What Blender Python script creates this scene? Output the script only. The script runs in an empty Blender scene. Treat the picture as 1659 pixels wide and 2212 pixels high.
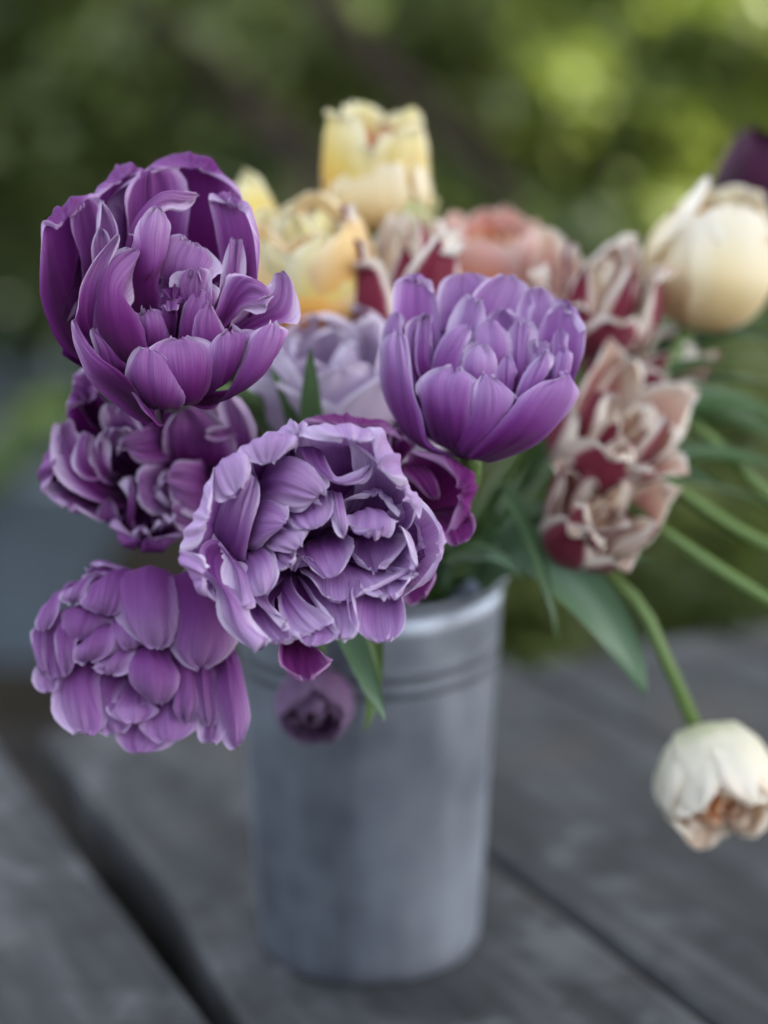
import bpy, math, random
import numpy as np
from mathutils import Vector, Matrix

sc = bpy.context.scene
COL = sc.collection
R = math.radians

# ---------------------------------------------------------------- camera
PITCH, CAMH, FOC, SENS = 13.5, 0.42, 50.0, 24.0
W0, H0 = 1659.0, 2212.0
KPX = FOC / SENS * W0
cam_d = bpy.data.cameras.new('camera')
cam = bpy.data.objects.new('camera', cam_d)
COL.objects.link(cam)
cam.location = (0, 0, CAMH)
cam.rotation_euler = (R(90 - PITCH), 0, 0)
cam_d.sensor_fit = 'HORIZONTAL'
cam_d.sensor_width = SENS
cam_d.lens = FOC
cam_d.clip_start = 0.02
cam_d.clip_end = 400
cam_d.dof.use_dof = True
cam_d.dof.focus_distance = 0.612
cam_d.dof.aperture_fstop = 2.1
sc.camera = cam

# ---------------------------------------------------------------- light
SUN_EL, SUN_AZ = 42.0, 105.0          # azimuth measured from +Y towards +X
S_DIR = Vector((math.sin(R(SUN_AZ)) * math.cos(R(SUN_EL)), math.cos(R(SUN_AZ)) * math.cos(R(SUN_EL)), math.sin(R(SUN_EL))))
world = bpy.data.worlds.new('World')
sc.world = world
world.use_nodes = True
wn = world.node_tree.nodes
wl = world.node_tree.links
wn.clear()
sky = wn.new('ShaderNodeTexSky')
sky.sky_type = 'NISHITA'
sky.sun_disc = False
sky.sun_elevation = R(SUN_EL)
sky.sun_rotation = R(SUN_AZ)
sky.dust_density = 2.0
hsv = wn.new('ShaderNodeHueSaturation')
hsv.inputs['Saturation'].default_value = 0.40
bgn = wn.new('ShaderNodeBackground')
bgn.inputs['Strength'].default_value = 0.15
wo = wn.new('ShaderNodeOutputWorld')
wl.new(sky.outputs[0], hsv.inputs['Color'])
wl.new(hsv.outputs[0], bgn.inputs[0])
wl.new(bgn.outputs[0], wo.inputs[0])
sun_d = bpy.data.lights.new('sun', 'SUN')
sun_d.energy = 5.0
sun_d.angle = R(0.53)
sun_d.color = (1.0, 0.93, 0.80)
sun = bpy.data.objects.new('sun', sun_d)
COL.objects.link(sun)
sun.location = (5, 3, 6)
sun.rotation_euler = S_DIR.to_track_quat('Z', 'Y').to_euler()

vs = sc.view_settings
vs.view_transform = 'Standard'
vs.look = 'None'
vs.exposure = 2.2
vs.gamma = 1.0
vs.use_curve_mapping = False
sc.cycles.use_denoising = True
sc.cycles.max_bounces = 8
sc.cycles.transparent_max_bounces = 8

# ---------------------------------------------------------------- helpers
CP, SP = math.cos(R(PITCH)), math.sin(R(PITCH))
FWD = np.array((0, CP, -SP)); RGT = np.array((1.0, 0, 0)); UPV = np.array((0, SP, CP))
CAM = np.array((0, 0, CAMH))

def P(x, y, D):
    """a point of the place that lies D metres in front of the lens"""
    return CAM + D * (FWD + (x - W0 / 2) / KPX * RGT - (y - H0 / 2) / KPX * UPV)

def camvec(x, y, z):
    """right, up, towards the lens -> world direction"""
    v = np.array((x, y, z), float)
    w = v[0] * RGT + v[1] * UPV - v[2] * FWD
    return w / np.linalg.norm(w)

def mesh_obj(name, verts, faces, mat, parent=None, uv=None, smooth=True, loc=None):
    verts = np.asarray(verts, float)
    if loc is not None:
        verts = verts - np.asarray(loc)
    me = bpy.data.meshes.new(name)
    me.from_pydata(verts.tolist(), [], faces)
    if uv is not None:
        lay = me.uv_layers.new(name='UVMap')
        idx = np.empty(len(me.loops), dtype=np.int32)
        me.loops.foreach_get('vertex_index', idx)
        lay.data.foreach_set('uv', np.asarray(uv, dtype=np.float32)[idx].ravel())
    if smooth:
        me.polygons.foreach_set('use_smooth', [True] * len(me.polygons))
    if mat is not None:
        me.materials.append(mat)
    o = bpy.data.objects.new(name, me)
    COL.objects.link(o)
    if parent is not None:
        o.parent = parent
    if loc is not None and parent is None:
        o.location = loc
    return o

def empty(name, loc, label, cat, group=None):
    o = bpy.data.objects.new(name, None)
    COL.objects.link(o)
    o.location = loc
    o.empty_display_size = 0.02
    o['label'] = label
    o['category'] = cat
    if group:
        o['group'] = group
    return o

def grid_faces(nv, nu, wrap=False):
    f = []
    for i in range(nv - 1):
        for j in range(nu - (0 if wrap else 1)):
            a = i * nu + j
            b = i * nu + (j + 1) % nu
            f.append((a, b, b + nu, a + nu))
    return f

def catmull(pts, ts, t):
    """pts (n,...) at knots ts -> value at each t (cubic hermite)"""
    pts = np.asarray(pts, float); ts = np.asarray(ts, float)
    n = len(pts)
    m = np.zeros_like(pts)
    for i in range(n):
        if i == 0:
            m[i] = (pts[1] - pts[0]) / (ts[1] - ts[0])
            if n > 2:
                d2 = (pts[2] - pts[1]) / (ts[2] - ts[1]); m[i] = 1.5 * m[i] - 0.5 * d2
        elif i == n - 1:
            m[i] = (pts[i] - pts[i-1]) / (ts[i] - ts[i-1])
            d2 = (pts[i-1] - pts[i-2]) / (ts[i-1] - ts[i-2]) if n > 2 else m[i]
            m[i] = 1.5 * m[i] - 0.5 * d2
        else:
            a = (pts[i] - pts[i-1]) / (ts[i] - ts[i-1]); b = (pts[i+1] - pts[i]) / (ts[i+1] - ts[i])
            wa = ts[i+1] - ts[i]; wb = ts[i] - ts[i-1]
            m[i] = (a * wa + b * wb) / (wa + wb)
    out = []
    for x in np.atleast_1d(t):
        i = int(np.clip(np.searchsorted(ts, x, side='right') - 1, 0, n - 2))
        h = ts[i+1] - ts[i]; s = (x - ts[i]) / h
        out.append((2*s**3 - 3*s**2 + 1) * pts[i] + (s**3 - 2*s**2 + s) * h * m[i] + (-2*s**3 + 3*s**2) * pts[i+1] + (s**3 - s**2) * h * m[i+1])
    return np.array(out)

# ---------------------------------------------------------------- materials
def new_mat(name):
    m = bpy.data.materials.new(name)
    m.use_nodes = True
    nt = m.node_tree
    nt.nodes.clear()
    out = nt.nodes.new('ShaderNodeOutputMaterial')
    return m, nt, out

class N:
    """tiny node helper"""
    def __init__(s, nt):
        s.nt = nt
    def node(s, t, **kw):
        n = s.nt.nodes.new(t)
        for k, v in kw.items():
            setattr(n, k, v)
        return n
    def link(s, a, b):
        s.nt.links.new(a, b)
    def math(s, op, a, b=None, c=None, clamp=False):
        n = s.node('ShaderNodeMath', operation=op, use_clamp=clamp)
        for i, v in enumerate((a, b, c)):
            if v is None:
                continue
            if isinstance(v, (int, float)):
                n.inputs[i].default_value = v
            else:
                s.link(v, n.inputs[i])
        return n.outputs[0]
    def smooth(s, v, a, b, lo=0.0, hi=1.0):
        n = s.node('ShaderNodeMapRange', interpolation_type='SMOOTHSTEP')
        s.link(v, n.inputs[0])
        for i, x in zip((1, 2, 3, 4), (a, b, lo, hi)):
            n.inputs[i].default_value = x
        return n.outputs[0]
    def ramp(s, v, stops, interp='LINEAR'):
        n = s.node('ShaderNodeValToRGB')
        cr = n.color_ramp
        cr.interpolation = interp
        while len(cr.elements) < len(stops):
            cr.elements.new(0.5)
        for e, (p, c) in zip(cr.elements, stops):
            e.position = p
            e.color = (*c, 1)
        s.link(v, n.inputs[0])
        return n.outputs[0]
    def mix(s, f, a, b, mode='MIX'):
        n = s.node('ShaderNodeMix', data_type='RGBA', blend_type=mode)
        for i, v in ((0, f), (6, a), (7, b)):
            if isinstance(v, (int, float)):
                n.inputs[i].default_value = v
            elif isinstance(v, tuple):
                n.inputs[i].default_value = (*v, 1)
            else:
                s.link(v, n.inputs[i])
        return n.outputs[2]
    def noise(s, vec, scale, detail=3, rough=0.5, dist=0.0):
        n = s.node('ShaderNodeTexNoise')
        n.inputs['Scale'].default_value = scale
        n.inputs['Detail'].default_value = detail
        n.inputs['Roughness'].default_value = rough
        n.inputs['Distortion'].default_value = dist
        if vec is not None:
            s.link(vec, n.inputs['Vector'])
        return n.outputs['Fac']
    def comb(s, x, y, z=0.0):
        n = s.node('ShaderNodeCombineXYZ')
        for i, v in enumerate((x, y, z)):
            if isinstance(v, (int, float)):
                n.inputs[i].default_value = v
            else:
                s.link(v, n.inputs[i])
        return n.outputs[0]

def petal_mat(name, stops, edge_w=0.45, tip_w=0.75, stripe=0.16, transl=0.3, edge_from=0.45, blotch=0.12, sheen=0.25, bump=0.25, rough=0.5, inner=None, rim=0.0):
    """petal: colour runs from the base to the margin along uv, fine veins fan out from the base"""
    m, nt, out = new_mat(name)
    n = N(nt)
    uv = n.node('ShaderNodeUVMap'); uv.uv_map = 'UVMap'
    sp = n.node('ShaderNodeSeparateXYZ')
    n.link(uv.outputs[0], sp.inputs[0])
    x, v = sp.outputs[0], sp.outputs[1]
    u = n.math('MULTIPLY_ADD', x, 2.0, -1.0)
    au = n.math('ABSOLUTE', u)
    info = n.node('ShaderNodeObjectInfo')
    rnd = info.outputs['Random']
    den = n.math('MULTIPLY_ADD', v, 0.85, 0.3)
    fan = n.math('DIVIDE', u, den)
    off = n.math('MULTIPLY', rnd, 37.0)
    vec = n.comb(n.math('MULTIPLY', fan, 20.0), n.math('MULTIPLY', v, 1.6), off)
    st = n.noise(vec, 1.0, 3, 0.65)
    vec2 = n.comb(n.math('MULTIPLY', fan, 70.0), n.math('MULTIPLY', v, 2.0), off)
    st2 = n.noise(vec2, 1.0, 2, 0.6)
    bl = n.noise(n.comb(n.math('MULTIPLY', u, 1.3), n.math('MULTIPLY', v, 1.6), off), 1.0, 2)
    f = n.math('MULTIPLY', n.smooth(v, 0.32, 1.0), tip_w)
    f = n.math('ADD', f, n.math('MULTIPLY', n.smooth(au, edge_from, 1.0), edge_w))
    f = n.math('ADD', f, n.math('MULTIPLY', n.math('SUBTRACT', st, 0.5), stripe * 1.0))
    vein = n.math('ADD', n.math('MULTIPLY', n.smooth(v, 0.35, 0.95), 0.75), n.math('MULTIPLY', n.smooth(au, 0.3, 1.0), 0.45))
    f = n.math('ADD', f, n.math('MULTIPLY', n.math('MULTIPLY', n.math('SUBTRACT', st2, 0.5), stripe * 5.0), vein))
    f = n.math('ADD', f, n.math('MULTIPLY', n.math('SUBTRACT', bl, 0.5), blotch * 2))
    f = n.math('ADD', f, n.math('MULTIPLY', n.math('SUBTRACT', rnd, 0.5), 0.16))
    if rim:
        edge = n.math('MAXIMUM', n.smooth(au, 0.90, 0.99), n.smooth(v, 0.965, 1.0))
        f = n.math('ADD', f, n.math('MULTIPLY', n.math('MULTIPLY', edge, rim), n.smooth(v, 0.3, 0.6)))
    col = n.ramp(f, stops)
    if inner:
        geo = n.node('ShaderNodeNewGeometry')
        col = n.mix(geo.outputs['Backfacing'], col, n.ramp(f, inner))
    b = n.node('ShaderNodeBsdfPrincipled')
    n.link(col, b.inputs['Base Color'])
    b.inputs['Roughness'].default_value = rough
    b.inputs['Specular IOR Level'].default_value = 0.12
    b.inputs['Sheen Weight'].default_value = sheen
    b.inputs['Sheen Roughness'].default_value = 0.45
    bp = n.node('ShaderNodeBump')
    bp.inputs['Strength'].default_value = bump
    bp.inputs['Distance'].default_value = 0.0006
    n.link(n.math('ADD', st, n.math('MULTIPLY', st2, 0.8)), bp.inputs['Height'])
    n.link(bp.outputs[0], b.inputs['Normal'])
    t = n.node('ShaderNodeBsdfTranslucent')
    n.link(col, t.inputs[0])
    mx = n.node('ShaderNodeMixShader')
    mx.inputs[0].default_value = transl
    n.link(b.outputs[0], mx.inputs[1]); n.link(t.outputs[0], mx.inputs[2])
    n.link(mx.outputs[0], out.inputs[0])
    return m

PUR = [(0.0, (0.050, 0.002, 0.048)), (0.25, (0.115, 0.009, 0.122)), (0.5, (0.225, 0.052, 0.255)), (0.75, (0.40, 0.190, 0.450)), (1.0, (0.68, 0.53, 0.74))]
PK = dict(transl=0.30, rim=0.10, stripe=0.11, edge_w=0.36, tip_w=0.72, edge_from=0.5, bump=0.55, sheen=0.10, rough=0.62, blotch=0.16)
M_PURPLE = petal_mat('purple_petal', PUR, **PK)
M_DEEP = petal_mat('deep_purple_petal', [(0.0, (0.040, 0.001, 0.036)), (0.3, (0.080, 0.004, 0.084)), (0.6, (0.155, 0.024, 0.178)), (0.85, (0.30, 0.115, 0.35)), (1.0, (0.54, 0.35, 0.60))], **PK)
M_MAGENTA = petal_mat('magenta_petal', [(0.0, (0.050, 0.001, 0.034)), (0.4, (0.095, 0.005, 0.080)), (0.7, (0.21, 0.026, 0.20)), (1.0, (0.52, 0.28, 0.54))], **PK)
M_SOFT = petal_mat('soft_violet_petal', [(0.0, (0.085, 0.005, 0.092)), (0.25, (0.185, 0.034, 0.225)), (0.5, (0.305, 0.120, 0.385)), (0.75, (0.47, 0.28, 0.57)), (1.0, (0.68, 0.54, 0.76))], **PK)
PKF = dict(PK, tip_w=0.62, edge_w=0.30, blotch=0.22)
M_FRONT = petal_mat('lilac_purple_petal', [(0.0, (0.120, 0.014, 0.145)), (0.2, (0.210, 0.052, 0.265)), (0.40, (0.350, 0.155, 0.430)), (0.60, (0.50, 0.320, 0.595)), (0.85, (0.67, 0.52, 0.75)), (1.0, (0.78, 0.66, 0.85))], **PKF)
M_FRONT2 = petal_mat('nodding_purple_petal', [(0.0, (0.120, 0.016, 0.140)), (0.25, (0.205, 0.052, 0.250)), (0.5, (0.300, 0.120, 0.365)), (0.75, (0.43, 0.255, 0.51)), (1.0, (0.64, 0.50, 0.72))], **PKF)
M_DULL = petal_mat('dull_purple_petal', [(0.0, (0.150, 0.065, 0.170)), (0.5, (0.200, 0.110, 0.235)), (1.0, (0.26, 0.17, 0.30))], **PK)
M_LILAC = petal_mat('pale_lilac_petal', [(0.0, (0.48, 0.34, 0.54)), (0.5, (0.66, 0.54, 0.73)), (1.0, (0.80, 0.72, 0.86))], stripe=0.1)
M_YELLOW = petal_mat('yellow_petal', [(0.0, (0.82, 0.52, 0.08)), (0.35, (0.85, 0.68, 0.20)), (0.65, (0.87, 0.78, 0.40)), (1.0, (0.90, 0.86, 0.64))], edge_w=0.3, stripe=0.06, blotch=0.3, bump=0.1)
M_PEACH = petal_mat('peach_petal', [(0.0, (0.80, 0.28, 0.03)), (0.3, (0.84, 0.46, 0.10)), (0.6, (0.86, 0.60, 0.26)), (1.0, (0.89, 0.77, 0.54))], edge_w=0.3, stripe=0.06, blotch=0.35, bump=0.1)
M_PINK = petal_mat('salmon_petal', [(0.0, (0.80, 0.28, 0.08)), (0.35, (0.82, 0.33, 0.20)), (0.65, (0.83, 0.48, 0.42)), (1.0, (0.84, 0.66, 0.60))], edge_w=0.3, stripe=0.06, blotch=0.35, bump=0.1)
M_CREAM = petal_mat('cream_petal', [(0.0, (0.86, 0.68, 0.36)), (0.3, (0.88, 0.77, 0.50)), (0.6, (0.90, 0.83, 0.63)), (1.0, (0.92, 0.88, 0.78))], edge_w=0.25, stripe=0.05, blotch=0.25, bump=0.1)
M_IVORY = petal_mat('ivory_petal', [(0.0, (0.66, 0.68, 0.44)), (0.25, (0.84, 0.81, 0.66)), (0.7, (0.90, 0.86, 0.76)), (1.0, (0.92, 0.80, 0.66))], edge_w=0.2, stripe=0.05, blotch=0.2, bump=0.1)
M_BLUSH = petal_mat('blush_petal', [(0.0, (0.80, 0.24, 0.10)), (0.35, (0.86, 0.48, 0.30)), (0.65, (0.89, 0.68, 0.52)), (1.0, (0.91, 0.80, 0.68))], edge_w=0.3, stripe=0.06, blotch=0.3, bump=0.1)
M_ORANGE = petal_mat('orange_petal', [(0.0, (0.70, 0.07, 0.01)), (0.45, (0.80, 0.20, 0.05)), (0.8, (0.86, 0.42, 0.20)), (1.0, (0.90, 0.68, 0.50))], edge_w=0.3, stripe=0.06, blotch=0.3, bump=0.1)
M_MAUVE = petal_mat('cream_edged_mauve_petal', [(0.0, (0.20, 0.018, 0.045)), (0.40, (0.28, 0.045, 0.085)), (0.52, (0.42, 0.15, 0.18)), (0.64, (0.82, 0.71, 0.64)), (1.0, (0.91, 0.86, 0.79))], edge_w=0.70, tip_w=0.40, edge_from=0.5, stripe=0.07, blotch=0.10, bump=0.1,
    inner=[(0.0, (0.50, 0.18, 0.18)), (0.3, (0.70, 0.48, 0.38)), (0.55, (0.85, 0.75, 0.64)), (1.0, (0.92, 0.88, 0.81))])
M_CROWN = petal_mat('cream_inner_petal', [(0.0, (0.55, 0.22, 0.22)), (0.3, (0.76, 0.55, 0.40)), (0.6, (0.85, 0.74, 0.58)), (1.0, (0.90, 0.84, 0.74))], edge_w=0.4, tip_w=0.6, stripe=0.06, blotch=0.2, bump=0.1)
M_BLACK = petal_mat('blackish_purple_petal', [(0.0, (0.018, 0.001, 0.008)), (0.6, (0.030, 0.002, 0.018)), (1.0, (0.060, 0.010, 0.040))], stripe=0.08, sheen=0.1, transl=0.12)
M_GREENP = petal_mat('greenish_cream_petal', [(0.0, (0.25, 0.36, 0.10)), (0.5, (0.55, 0.60, 0.25)), (1.0, (0.83, 0.82, 0.55))], stripe=0.06, bump=0.1)

def leaf_mat(name, dark, light, transl=0.3, rough=0.42, stripes=True):
    m, nt, out = new_mat(name)
    n = N(nt)
    info = n.node('ShaderNodeObjectInfo')
    if stripes:
        uv = n.node('ShaderNodeUVMap'); uv.uv_map = 'UVMap'
        sp = n.node('ShaderNodeSeparateXYZ')
        n.link(uv.outputs[0], sp.inputs[0])
        f1 = n.noise(n.comb(n.math('MULTIPLY', sp.outputs[0], 40.0), n.math('MULTIPLY', sp.outputs[1], 2.0), n.math('MULTIPLY', info.outputs['Random'], 30.0)), 1.0, 3)
    else:
        geo = n.node('ShaderNodeNewGeometry')
        f1 = geo.outputs['Random Per Island']
    f = n.math('ADD', n.math('MULTIPLY', f1, 0.8), n.math('MULTIPLY', info.outputs['Random'], 0.2))
    col = n.ramp(f, [(0.1, dark), (0.9, light)])
    b = n.node('ShaderNodeBsdfPrincipled')
    n.link(col, b.inputs['Base Color'])
    b.inputs['Roughness'].default_value = rough
    t = n.node('ShaderNodeBsdfTranslucent')
    n.link(n.mix(1.0, col, (1.25, 1.25, 0.7), 'MULTIPLY'), t.inputs[0])
    mx = n.node('ShaderNodeMixShader')
    mx.inputs[0].default_value = transl
    n.link(b.outputs[0], mx.inputs[1]); n.link(t.outputs[0], mx.inputs[2])
    n.link(mx.outputs[0], out.inputs[0])
    return m

M_LEAF = leaf_mat('tulip_leaf', (0.045, 0.095, 0.03), (0.09, 0.17, 0.07), 0.2)
M_LEAFB = leaf_mat('glaucous_tulip_leaf', (0.07, 0.14, 0.075), (0.13, 0.22, 0.13), 0.15)
M_STEM = leaf_mat('tulip_stem', (0.085, 0.155, 0.035), (0.15, 0.235, 0.065), 0.05)
M_STEMD = leaf_mat('shaded_stem', (0.07, 0.13, 0.04), (0.12, 0.20, 0.07), 0.05)  # darker copy of the stem green, shade put into the colour
M_FOL_D = leaf_mat('dark_foliage', (0.024, 0.046, 0.014), (0.072, 0.112, 0.036), 0.25, 0.4, False)
M_FOL_M = leaf_mat('mid_foliage', (0.056, 0.086, 0.021), (0.165, 0.200, 0.062), 0.32, 0.4, False)
M_FOL_L = leaf_mat('light_foliage', (0.09, 0.135, 0.022), (0.25, 0.30, 0.08), 0.45, 0.4, False)

def simple_mat(name, c1, c2, scale, rough=0.7, metal=0.0, bump=0.0, stretch=(1, 1, 1), detail=5, spec=0.3):
    m, nt, out = new_mat(name)
    n = N(nt)
    tc = n.node('ShaderNodeTexCoord')
    mp = n.node('ShaderNodeMapping')
    mp.inputs['Scale'].default_value = stretch
    n.link(tc.outputs['Object'], mp.inputs[0])
    f = n.noise(mp.outputs[0], scale, detail, 0.6)
    col = n.ramp(f, [(0.3, c1), (0.7, c2)])
    b = n.node('ShaderNodeBsdfPrincipled')
    n.link(col, b.inputs['Base Color'])
    b.inputs['Roughness'].default_value = rough
    b.inputs['Metallic'].default_value = metal
    b.inputs['Specular IOR Level'].default_value = spec
    if bump:
        bp = n.node('ShaderNodeBump')
        bp.inputs['Strength'].default_value = bump
        bp.inputs['Distance'].default_value = 0.01
        n.link(f, bp.inputs['Height'])
        n.link(bp.outputs[0], b.inputs['Normal'])
    n.link(b.outputs[0], out.inputs[0])
    return m

M_BARK = simple_mat('bark', (0.014, 0.009, 0.006), (0.038, 0.024, 0.016), 30, 0.9, bump=0.6)
M_GROUND = simple_mat('soil', (0.012, 0.0105, 0.008), (0.032, 0.027, 0.020), 3.0, 0.95, bump=0.4, spec=0.05)
M_PATH = simple_mat('path_gravel', (0.034, 0.045, 0.056), (0.062, 0.078, 0.096), 9.0, 0.9, bump=0.3, spec=0.1)
M_GRASS = leaf_mat('grass', (0.05, 0.10, 0.02), (0.13, 0.20, 0.06), 0.3, 0.5, False)
M_PISTIL = simple_mat('pistil', (0.10, 0.11, 0.03), (0.20, 0.20, 0.07), 200, 0.6)

def zinc_mat(ra=0.42, rb=0.56, name='zinc', dk=1.0):
    m, nt, out = new_mat(name)
    n = N(nt)
    tc = n.node('ShaderNodeTexCoord')
    vo = n.node('ShaderNodeTexVoronoi')
    vo.inputs['Scale'].default_value = 55
    n.link(tc.outputs['Object'], vo.inputs['Vector'])
    mp = n.node('ShaderNodeMapping')
    mp.inputs['Scale'].default_value = (26, 26, 3.0)
    n.link(tc.outputs['Object'], mp.inputs[0])
    f = n.noise(mp.outputs[0], 1.0, 4, 0.6)
    f2 = n.noise(tc.outputs['Object'], 14, 4, 0.6)
    g = n.math('ADD', n.math('MULTIPLY', f, 0.5), n.math('MULTIPLY', f2, 0.4))
    g = n.math('ADD', g, n.math('MULTIPLY', vo.outputs['Distance'], 0.12))
    col = n.ramp(g, [(0.3, tuple(0.96 * dk * c for c in (0.19, 0.22, 0.275))), (0.7, tuple(0.96 * dk * c for c in (0.42, 0.46, 0.545)))])
    b = n.node('ShaderNodeBsdfPrincipled')
    n.link(col, b.inputs['Base Color'])
    b.inputs['Metallic'].default_value = 0.88
    n.link(n.smooth(g, 0.3, 0.75, ra, rb), b.inputs['Roughness'])
    n.link(b.outputs[0], out.inputs[0])
    return m
M_ZINC = zinc_mat()
M_ZINC2 = zinc_mat(0.50, 0.66, 'dull_zinc', 0.55)  # rim and hoop zinc darkened in colour to offset light from above

def wood_mat():
    m, nt, out = new_mat('weathered_wood')
    n = N(nt)
    tc = n.node('ShaderNodeTexCoord')
    info = n.node('ShaderNodeObjectInfo')
    va = n.node('ShaderNodeVectorMath', operation='ADD')
    n.link(tc.outputs['Object'], va.inputs[0])
    n.link(n.comb(n.math('MULTIPLY', info.outputs['Random'], 9.0), n.math('MULTIPLY', info.outputs['Random'], 5.0), 0.0), va.inputs[1])
    mp = n.node('ShaderNodeMapping')
    mp.inputs['Scale'].default_value = (60, 2.4, 60)
    n.link(va.outputs[0], mp.inputs[0])
    grain = n.noise(mp.outputs[0], 1.0, 6, 0.65, 0.4)
    mp2 = n.node('ShaderNodeMapping')
    mp2.inputs['Scale'].default_value = (26, 6.5, 26)
    n.link(va.outputs[0], mp2.inputs[0])
    blot = n.noise(mp2.outputs[0], 1.0, 4, 0.6)
    mp3 = n.node('ShaderNodeMapping')
    mp3.inputs['Scale'].default_value = (110, 2.0, 110)
    n.link(va.outputs[0], mp3.inputs[0])
    crack = n.smooth(n.noise(mp3.outputs[0], 1.0, 3, 0.6), 0.30, 0.38)
    g = n.math('ADD', n.math('MULTIPLY', grain, 0.45), n.math('MULTIPLY', blot, 0.55))
    col = n.ramp(g, [(0.36, (0.009, 0.009, 0.010)), (0.5, (0.032, 0.033, 0.036)), (0.64, (0.088, 0.089, 0.094))])
    mott = n.noise(va.outputs[0], 16.0, 5, 0.65, 0.6)
    col = n.mix(n.smooth(mott, 0.47, 0.66, 0.0, 0.85), col, (0.016, 0.015, 0.015))
    pale = n.noise(va.outputs[0], 11.0, 4, 0.6, 0.5)
    col = n.mix(n.smooth(pale, 0.52, 0.68, 0.0, 0.75), col, (0.130, 0.134, 0.145))
    warm = n.smooth(n.noise(va.outputs[0], 9.0, 3), 0.52, 0.72, 0.0, 0.6)
    col = n.mix(warm, col, (0.062, 0.050, 0.040))
    col = n.mix(n.math('SUBTRACT', 1.0, crack), col, (0.02, 0.019, 0.018))
    b = n.node('ShaderNodeBsdfPrincipled')
    n.link(col, b.inputs['Base Color'])
    b.inputs['Roughness'].default_value = 0.72
    bp = n.node('ShaderNodeBump')
    bp.inputs['Strength'].default_value = 0.5
    bp.inputs['Distance'].default_value = 0.003
    n.link(n.math('ADD', g, crack), bp.inputs['Height'])
    n.link(bp.outputs[0], b.inputs['Normal'])
    n.link(b.outputs[0], out.inputs[0])
    return m
M_WOOD = wood_mat()
M_GAPSHADE = simple_mat('gap_shade_wood', (0.014, 0.0135, 0.013), (0.045, 0.040, 0.036), 18, 0.9, bump=0.4, spec=0.02)  # near-black colour carries the shade of the plank gap

# ---------------------------------------------------------------- ground, path, background
GZ = -0.75
def sheet(name, pts, z, mat, label=None):
    o = mesh_obj(name, [(x, y, z) for x, y in pts], [tuple(range(len(pts)))], mat, smooth=False)
    o['kind'] = 'structure'
    return o
sheet('ground', [(-150, -20), (150, -20), (150, 250), (-150, 250)], GZ, M_GROUND)
sheet('path', [(-3.2, 3.4), (-0.75, 3.4), (-0.80, 6.0), (-0.95, 9.0), (-3.6, 9.0), (-3.4, 5.0)], GZ + 0.004, M_PATH)

def world_loc(o):
    v = np.zeros(3)
    while o is not None:
        v = v + np.array(o.location); o = o.parent
    return v

def leaf_cloud(name, clumps, n, size, mat, parent, seed, gaps=()):
    """thousands of leaf-sized folded faces spread through clumps (cx,cy,cz,rx,ry,rz,weight)"""
    rng = np.random.default_rng(seed)
    cl = np.array(clumps, float)
    w = cl[:, 6] / cl[:, 6].sum()
    k = rng.choice(len(cl), n, p=w)
    d = rng.normal(size=(n, 3)); d /= np.linalg.norm(d, axis=1)[:, None]
    r = rng.random(n) ** 0.45
    c = cl[k, :3] + d * r[:, None] * cl[k, 3:6]
    for g, rad in gaps:
        # an opening in the crown along the line from the sun
        rel = c + world_loc(parent) - np.asarray(g)
        sd_ = np.array(S_DIR)
        dist = np.linalg.norm(rel - (rel @ sd_)[:, None] * sd_, axis=1)
        c = c[dist > rad]; n = len(c)
    ax = rng.normal(size=(n, 3)); ax[:, 2] *= 0.7; ax /= np.linalg.norm(ax, axis=1)[:, None]
    nb = rng.normal(size=(n, 3)); nb[:, 2] += 1.0
    sd = np.cross(ax, nb); sd /= np.linalg.norm(sd, axis=1)[:, None]
    nm = np.cross(sd, ax)
    L = size * (0.6 + 0.8 * rng.random(n))[:, None]
    Wd = L * 0.30
    v = np.stack([c - ax * L * 0.5, c + sd * Wd - ax * L * 0.05 + nm * Wd * 0.35, c + ax * L * 0.5 - nm * L * 0.08, c - sd * Wd - ax * L * 0.05 + nm * Wd * 0.35], 1).reshape(-1, 3)
    b = np.arange(n) * 4
    # two triangles folded along the midrib
    f = np.stack([np.stack([b, b + 1, b + 2], 1), np.stack([b, b + 2, b + 3], 1)], 1).reshape(-1, 3)
    me = bpy.data.meshes.new(name)
    me.vertices.add(len(v)); me.vertices.foreach_set('co', v.astype(np.float32).ravel())
    me.loops.add(len(f) * 3); me.loops.foreach_set('vertex_index', f.astype(np.int32).ravel())
    me.polygons.add(len(f)); me.polygons.foreach_set('loop_start', np.arange(len(f), dtype=np.int32) * 3)
    me.update(calc_edges=True)
    me.materials.append(mat)
    o = bpy.data.objects.new(name, me)
    COL.objects.link(o)
    o.parent = parent
    return o

def tube(pts, radii, ns=10, samples=None):
    """tapered tube along a smooth curve through pts -> verts, faces, uv"""
    pts = np.asarray(pts, float)
    n = len(pts)
    seg = np.r_[0, np.cumsum(np.linalg.norm(np.diff(pts, axis=0), axis=1))]
    ts = seg / seg[-1]
    m = samples or max(8, n * 5)
    t = np.linspace(0, 1, m)
    c = catmull(pts, ts, t) if n > 2 else pts[0] + (pts[1] - pts[0]) * t[:, None]
    r = np.interp(t, np.linspace(0, 1, len(radii)), radii)
    tan = np.gradient(c, axis=0); tan /= np.linalg.norm(tan, axis=1)[:, None]
    a = np.cross(tan[0], (0.3, 0.2, 0.93)); a /= np.linalg.norm(a)
    V, U = [], []
    for i in range(m):
        a = a - tan[i] * a.dot(tan[i]); a /= np.linalg.norm(a)
        b = np.cross(tan[i], a)
        for j in range(ns):
            th = 2 * math.pi * j / ns
            V.append(c[i] + r[i] * (math.cos(th) * a + math.sin(th) * b))
            U.append((j / ns, t[i]))
    F = grid_faces(m, ns, True)
    F.append(tuple(range(ns - 1, -1, -1))); F.append(tuple(range((m - 1) * ns, m * ns)))
    return V, F, U

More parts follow.
